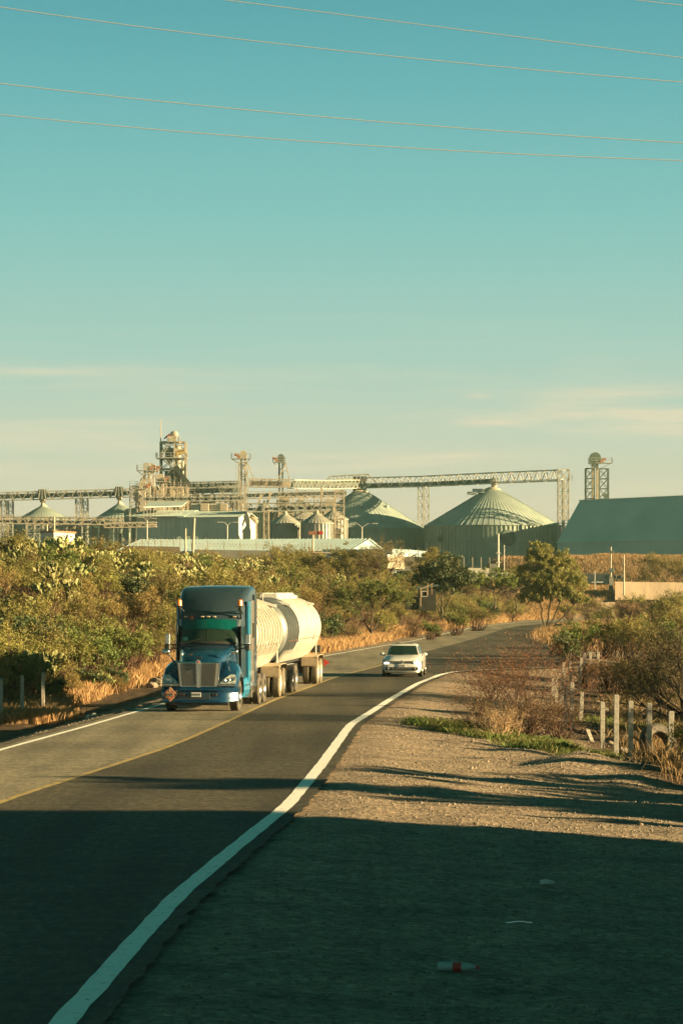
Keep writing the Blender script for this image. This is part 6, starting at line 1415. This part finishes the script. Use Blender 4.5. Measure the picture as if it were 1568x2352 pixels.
# ---------------------------------------------------------------- sky, sun, camera
w = bpy.data.worlds.new('World'); S.world = w; w.use_nodes = True; nt = w.node_tree; N = nt.nodes; L = nt.links; bg = N['Background']
geo = N.new('ShaderNodeTexCoord'); sep = N.new('ShaderNodeSeparateXYZ'); L.new(geo.outputs['Generated'], sep.inputs[0])
cr = N.new('ShaderNodeValToRGB'); E = cr.color_ramp.elements
def lin(c): return tuple(((v/255)/12.92 if v/255 <= .04045 else ((v/255+.055)/1.055)**2.4) for v in c)
stops = [(0,(224,208,172)),(.030,(216,209,178)),(.058,(197,210,187)),(.09,(168,206,192)),(.138,(134,197,190)),(.185,(106,181,183)),(.22,(86,165,172)),(.30,(42,116,119)),(.45,(16,93,82)),(1,(11,77,66))]
while len(E) < len(stops): E.new(.5)
for e, (p, c) in zip(E, stops): e.position = p; e.color = (*lin(c), 1)
L.new(sep.outputs['Z'], cr.inputs['Fac'])
# thin clouds low in the sky
mp = N.new('ShaderNodeMapping'); mp.inputs['Scale'].default_value = (5,5,60); L.new(geo.outputs['Generated'], mp.inputs['Vector'])
cn = N.new('ShaderNodeTexNoise'); cn.inputs['Scale'].default_value = 1.6; cn.inputs['Detail'].default_value = 7; cn.inputs['Roughness'].default_value = .6; cn.inputs['Distortion'].default_value = .4; L.new(mp.outputs[0], cn.inputs['Vector'])
c1 = N.new('ShaderNodeValToRGB'); c1.color_ramp.elements[0].position = .47; c1.color_ramp.elements[1].position = .68; L.new(cn.outputs['Fac'], c1.inputs['Fac'])
c2 = N.new('ShaderNodeValToRGB'); q = c2.color_ramp.elements; q[0].position = .025; q[0].color = (0,0,0,1); q[1].position = .05; q[1].color = (.55,.55,.55,1); e3 = q.new(.075); e3.color = (.28,.28,.28,1); e4 = q.new(.11); e4.color = (0,0,0,1); L.new(sep.outputs['Z'], c2.inputs['Fac'])
mu = N.new('ShaderNodeMath'); mu.operation = 'MULTIPLY'; L.new(c1.outputs[0], mu.inputs[0]); L.new(c2.outputs[0], mu.inputs[1])
def cloud(cx, cz, rx, rz_, k, prev, nf):
    m = N.new('ShaderNodeMapping'); m.inputs['Scale'].default_value = (1/rx, 0, 1/rz_); m.inputs['Location'].default_value = (-cx/rx, 0, -cz/rz_); L.new(geo.outputs['Generated'], m.inputs['Vector'])
    gt = N.new('ShaderNodeTexGradient'); gt.gradient_type = 'SPHERICAL'; L.new(m.outputs[0], gt.inputs['Vector'])
    a = N.new('ShaderNodeMath'); a.operation = 'MULTIPLY'; L.new(gt.outputs['Fac'], a.inputs[0]); L.new(nf, a.inputs[1])
    b = N.new('ShaderNodeMath'); b.operation = 'MULTIPLY_ADD'; b.inputs[1].default_value = k; L.new(a.outputs[0], b.inputs[0]); L.new(prev, b.inputs[2]); return b.outputs[0]
c3 = N.new('ShaderNodeValToRGB'); c3.color_ramp.elements[0].position = .36; c3.color_ramp.elements[1].position = .62; L.new(cn.outputs['Fac'], c3.inputs['Fac'])
acc = mu.outputs[0]
for a_ in ((.105,.066,.055,.011,1.1),(.058,.0625,.02,.0028,1.0),(-.105,.081,.055,.0022,.35),(.05,.072,.008,.0016,.8),(.04,.050,.07,.005,.5)): acc = cloud(*a_, acc, c3.outputs[0])
cl = N.new('ShaderNodeClamp'); cl.inputs['Max'].default_value = .7; L.new(acc, cl.inputs['Value'])
mc = N.new('ShaderNodeMix'); mc.data_type = 'RGBA'; L.new(cl.outputs[0], mc.inputs['Factor']); L.new(cr.outputs[0], mc.inputs[6]); mc.inputs[7].default_value = (*lin((235,222,188)), 1)
sky = N.new('ShaderNodeTexSky'); sky.sky_type = 'NISHITA'; sky.sun_disc = False; sky.sun_elevation = R(SUN_EL); sky.sun_rotation = R(90+SUN_AZ)
sk2 = N.new('ShaderNodeVectorMath'); sk2.operation = 'SCALE'; sk2.inputs['Scale'].default_value = .10; L.new(sky.outputs[0], sk2.inputs[0])
mx = N.new('ShaderNodeMix'); mx.data_type = 'RGBA'; mx.inputs['Factor'].default_value = .06; L.new(mc.outputs[2], mx.inputs[6]); L.new(sk2.outputs[0], mx.inputs[7])
L.new(mx.outputs[2], bg.inputs['Color']); EXPO = 1.9; bg.inputs['Strength'].default_value = 1/2**EXPO
sl = bpy.data.lights.new('sun', 'SUN'); sl.energy = 5.0; sl.angle = R(.6); sl.color = (1,.725,.355); so = bpy.data.objects.new('sun', sl); COL.objects.link(so)
so.rotation_euler = Vector((sd.x*math.cos(R(SUN_EL)), sd.y*math.cos(R(SUN_EL)), math.sin(R(SUN_EL)))).to_track_quat('Z','Y').to_euler()
cam = bpy.data.cameras.new('camera'); co = bpy.data.objects.new('camera', cam); COL.objects.link(co); S.camera = co
co.location = (0,0,CAMH); co.rotation_euler = (PI/2,0,0); cam.sensor_fit = 'HORIZONTAL'; cam.sensor_width = 36; cam.lens = 36*F0/1568; cam.shift_y = (HY-1176)/1568; cam.clip_end = 6000; cam.clip_start = .5
S.view_settings.view_transform = 'Standard'; S.view_settings.look = 'None'; S.view_settings.exposure = EXPO; S.view_settings.gamma = 1

hb = MB().box((0, 400, 19), (1206, 1106, 44)); hz_o = hb.build('haze', [bpy.data.materials.new('haze_air')]); tag(hz_o, 'thin warm haze over the plain', None, kind='stuff')
hm = hz_o.data.materials[0]; hm.use_nodes = True; hn = hm.node_tree; [hn.nodes.remove(q) for q in list(hn.nodes) if q.type == 'BSDF_PRINCIPLED']
pv = hn.nodes.new('ShaderNodeVolumePrincipled'); pv.inputs['Color'].default_value = (.55,.85,.72,1); pv.inputs['Density'].default_value = .00009; pv.inputs['Anisotropy'].default_value = 0
hn.links.new(pv.outputs[0], hn.nodes['Material Output'].inputs['Volume'])
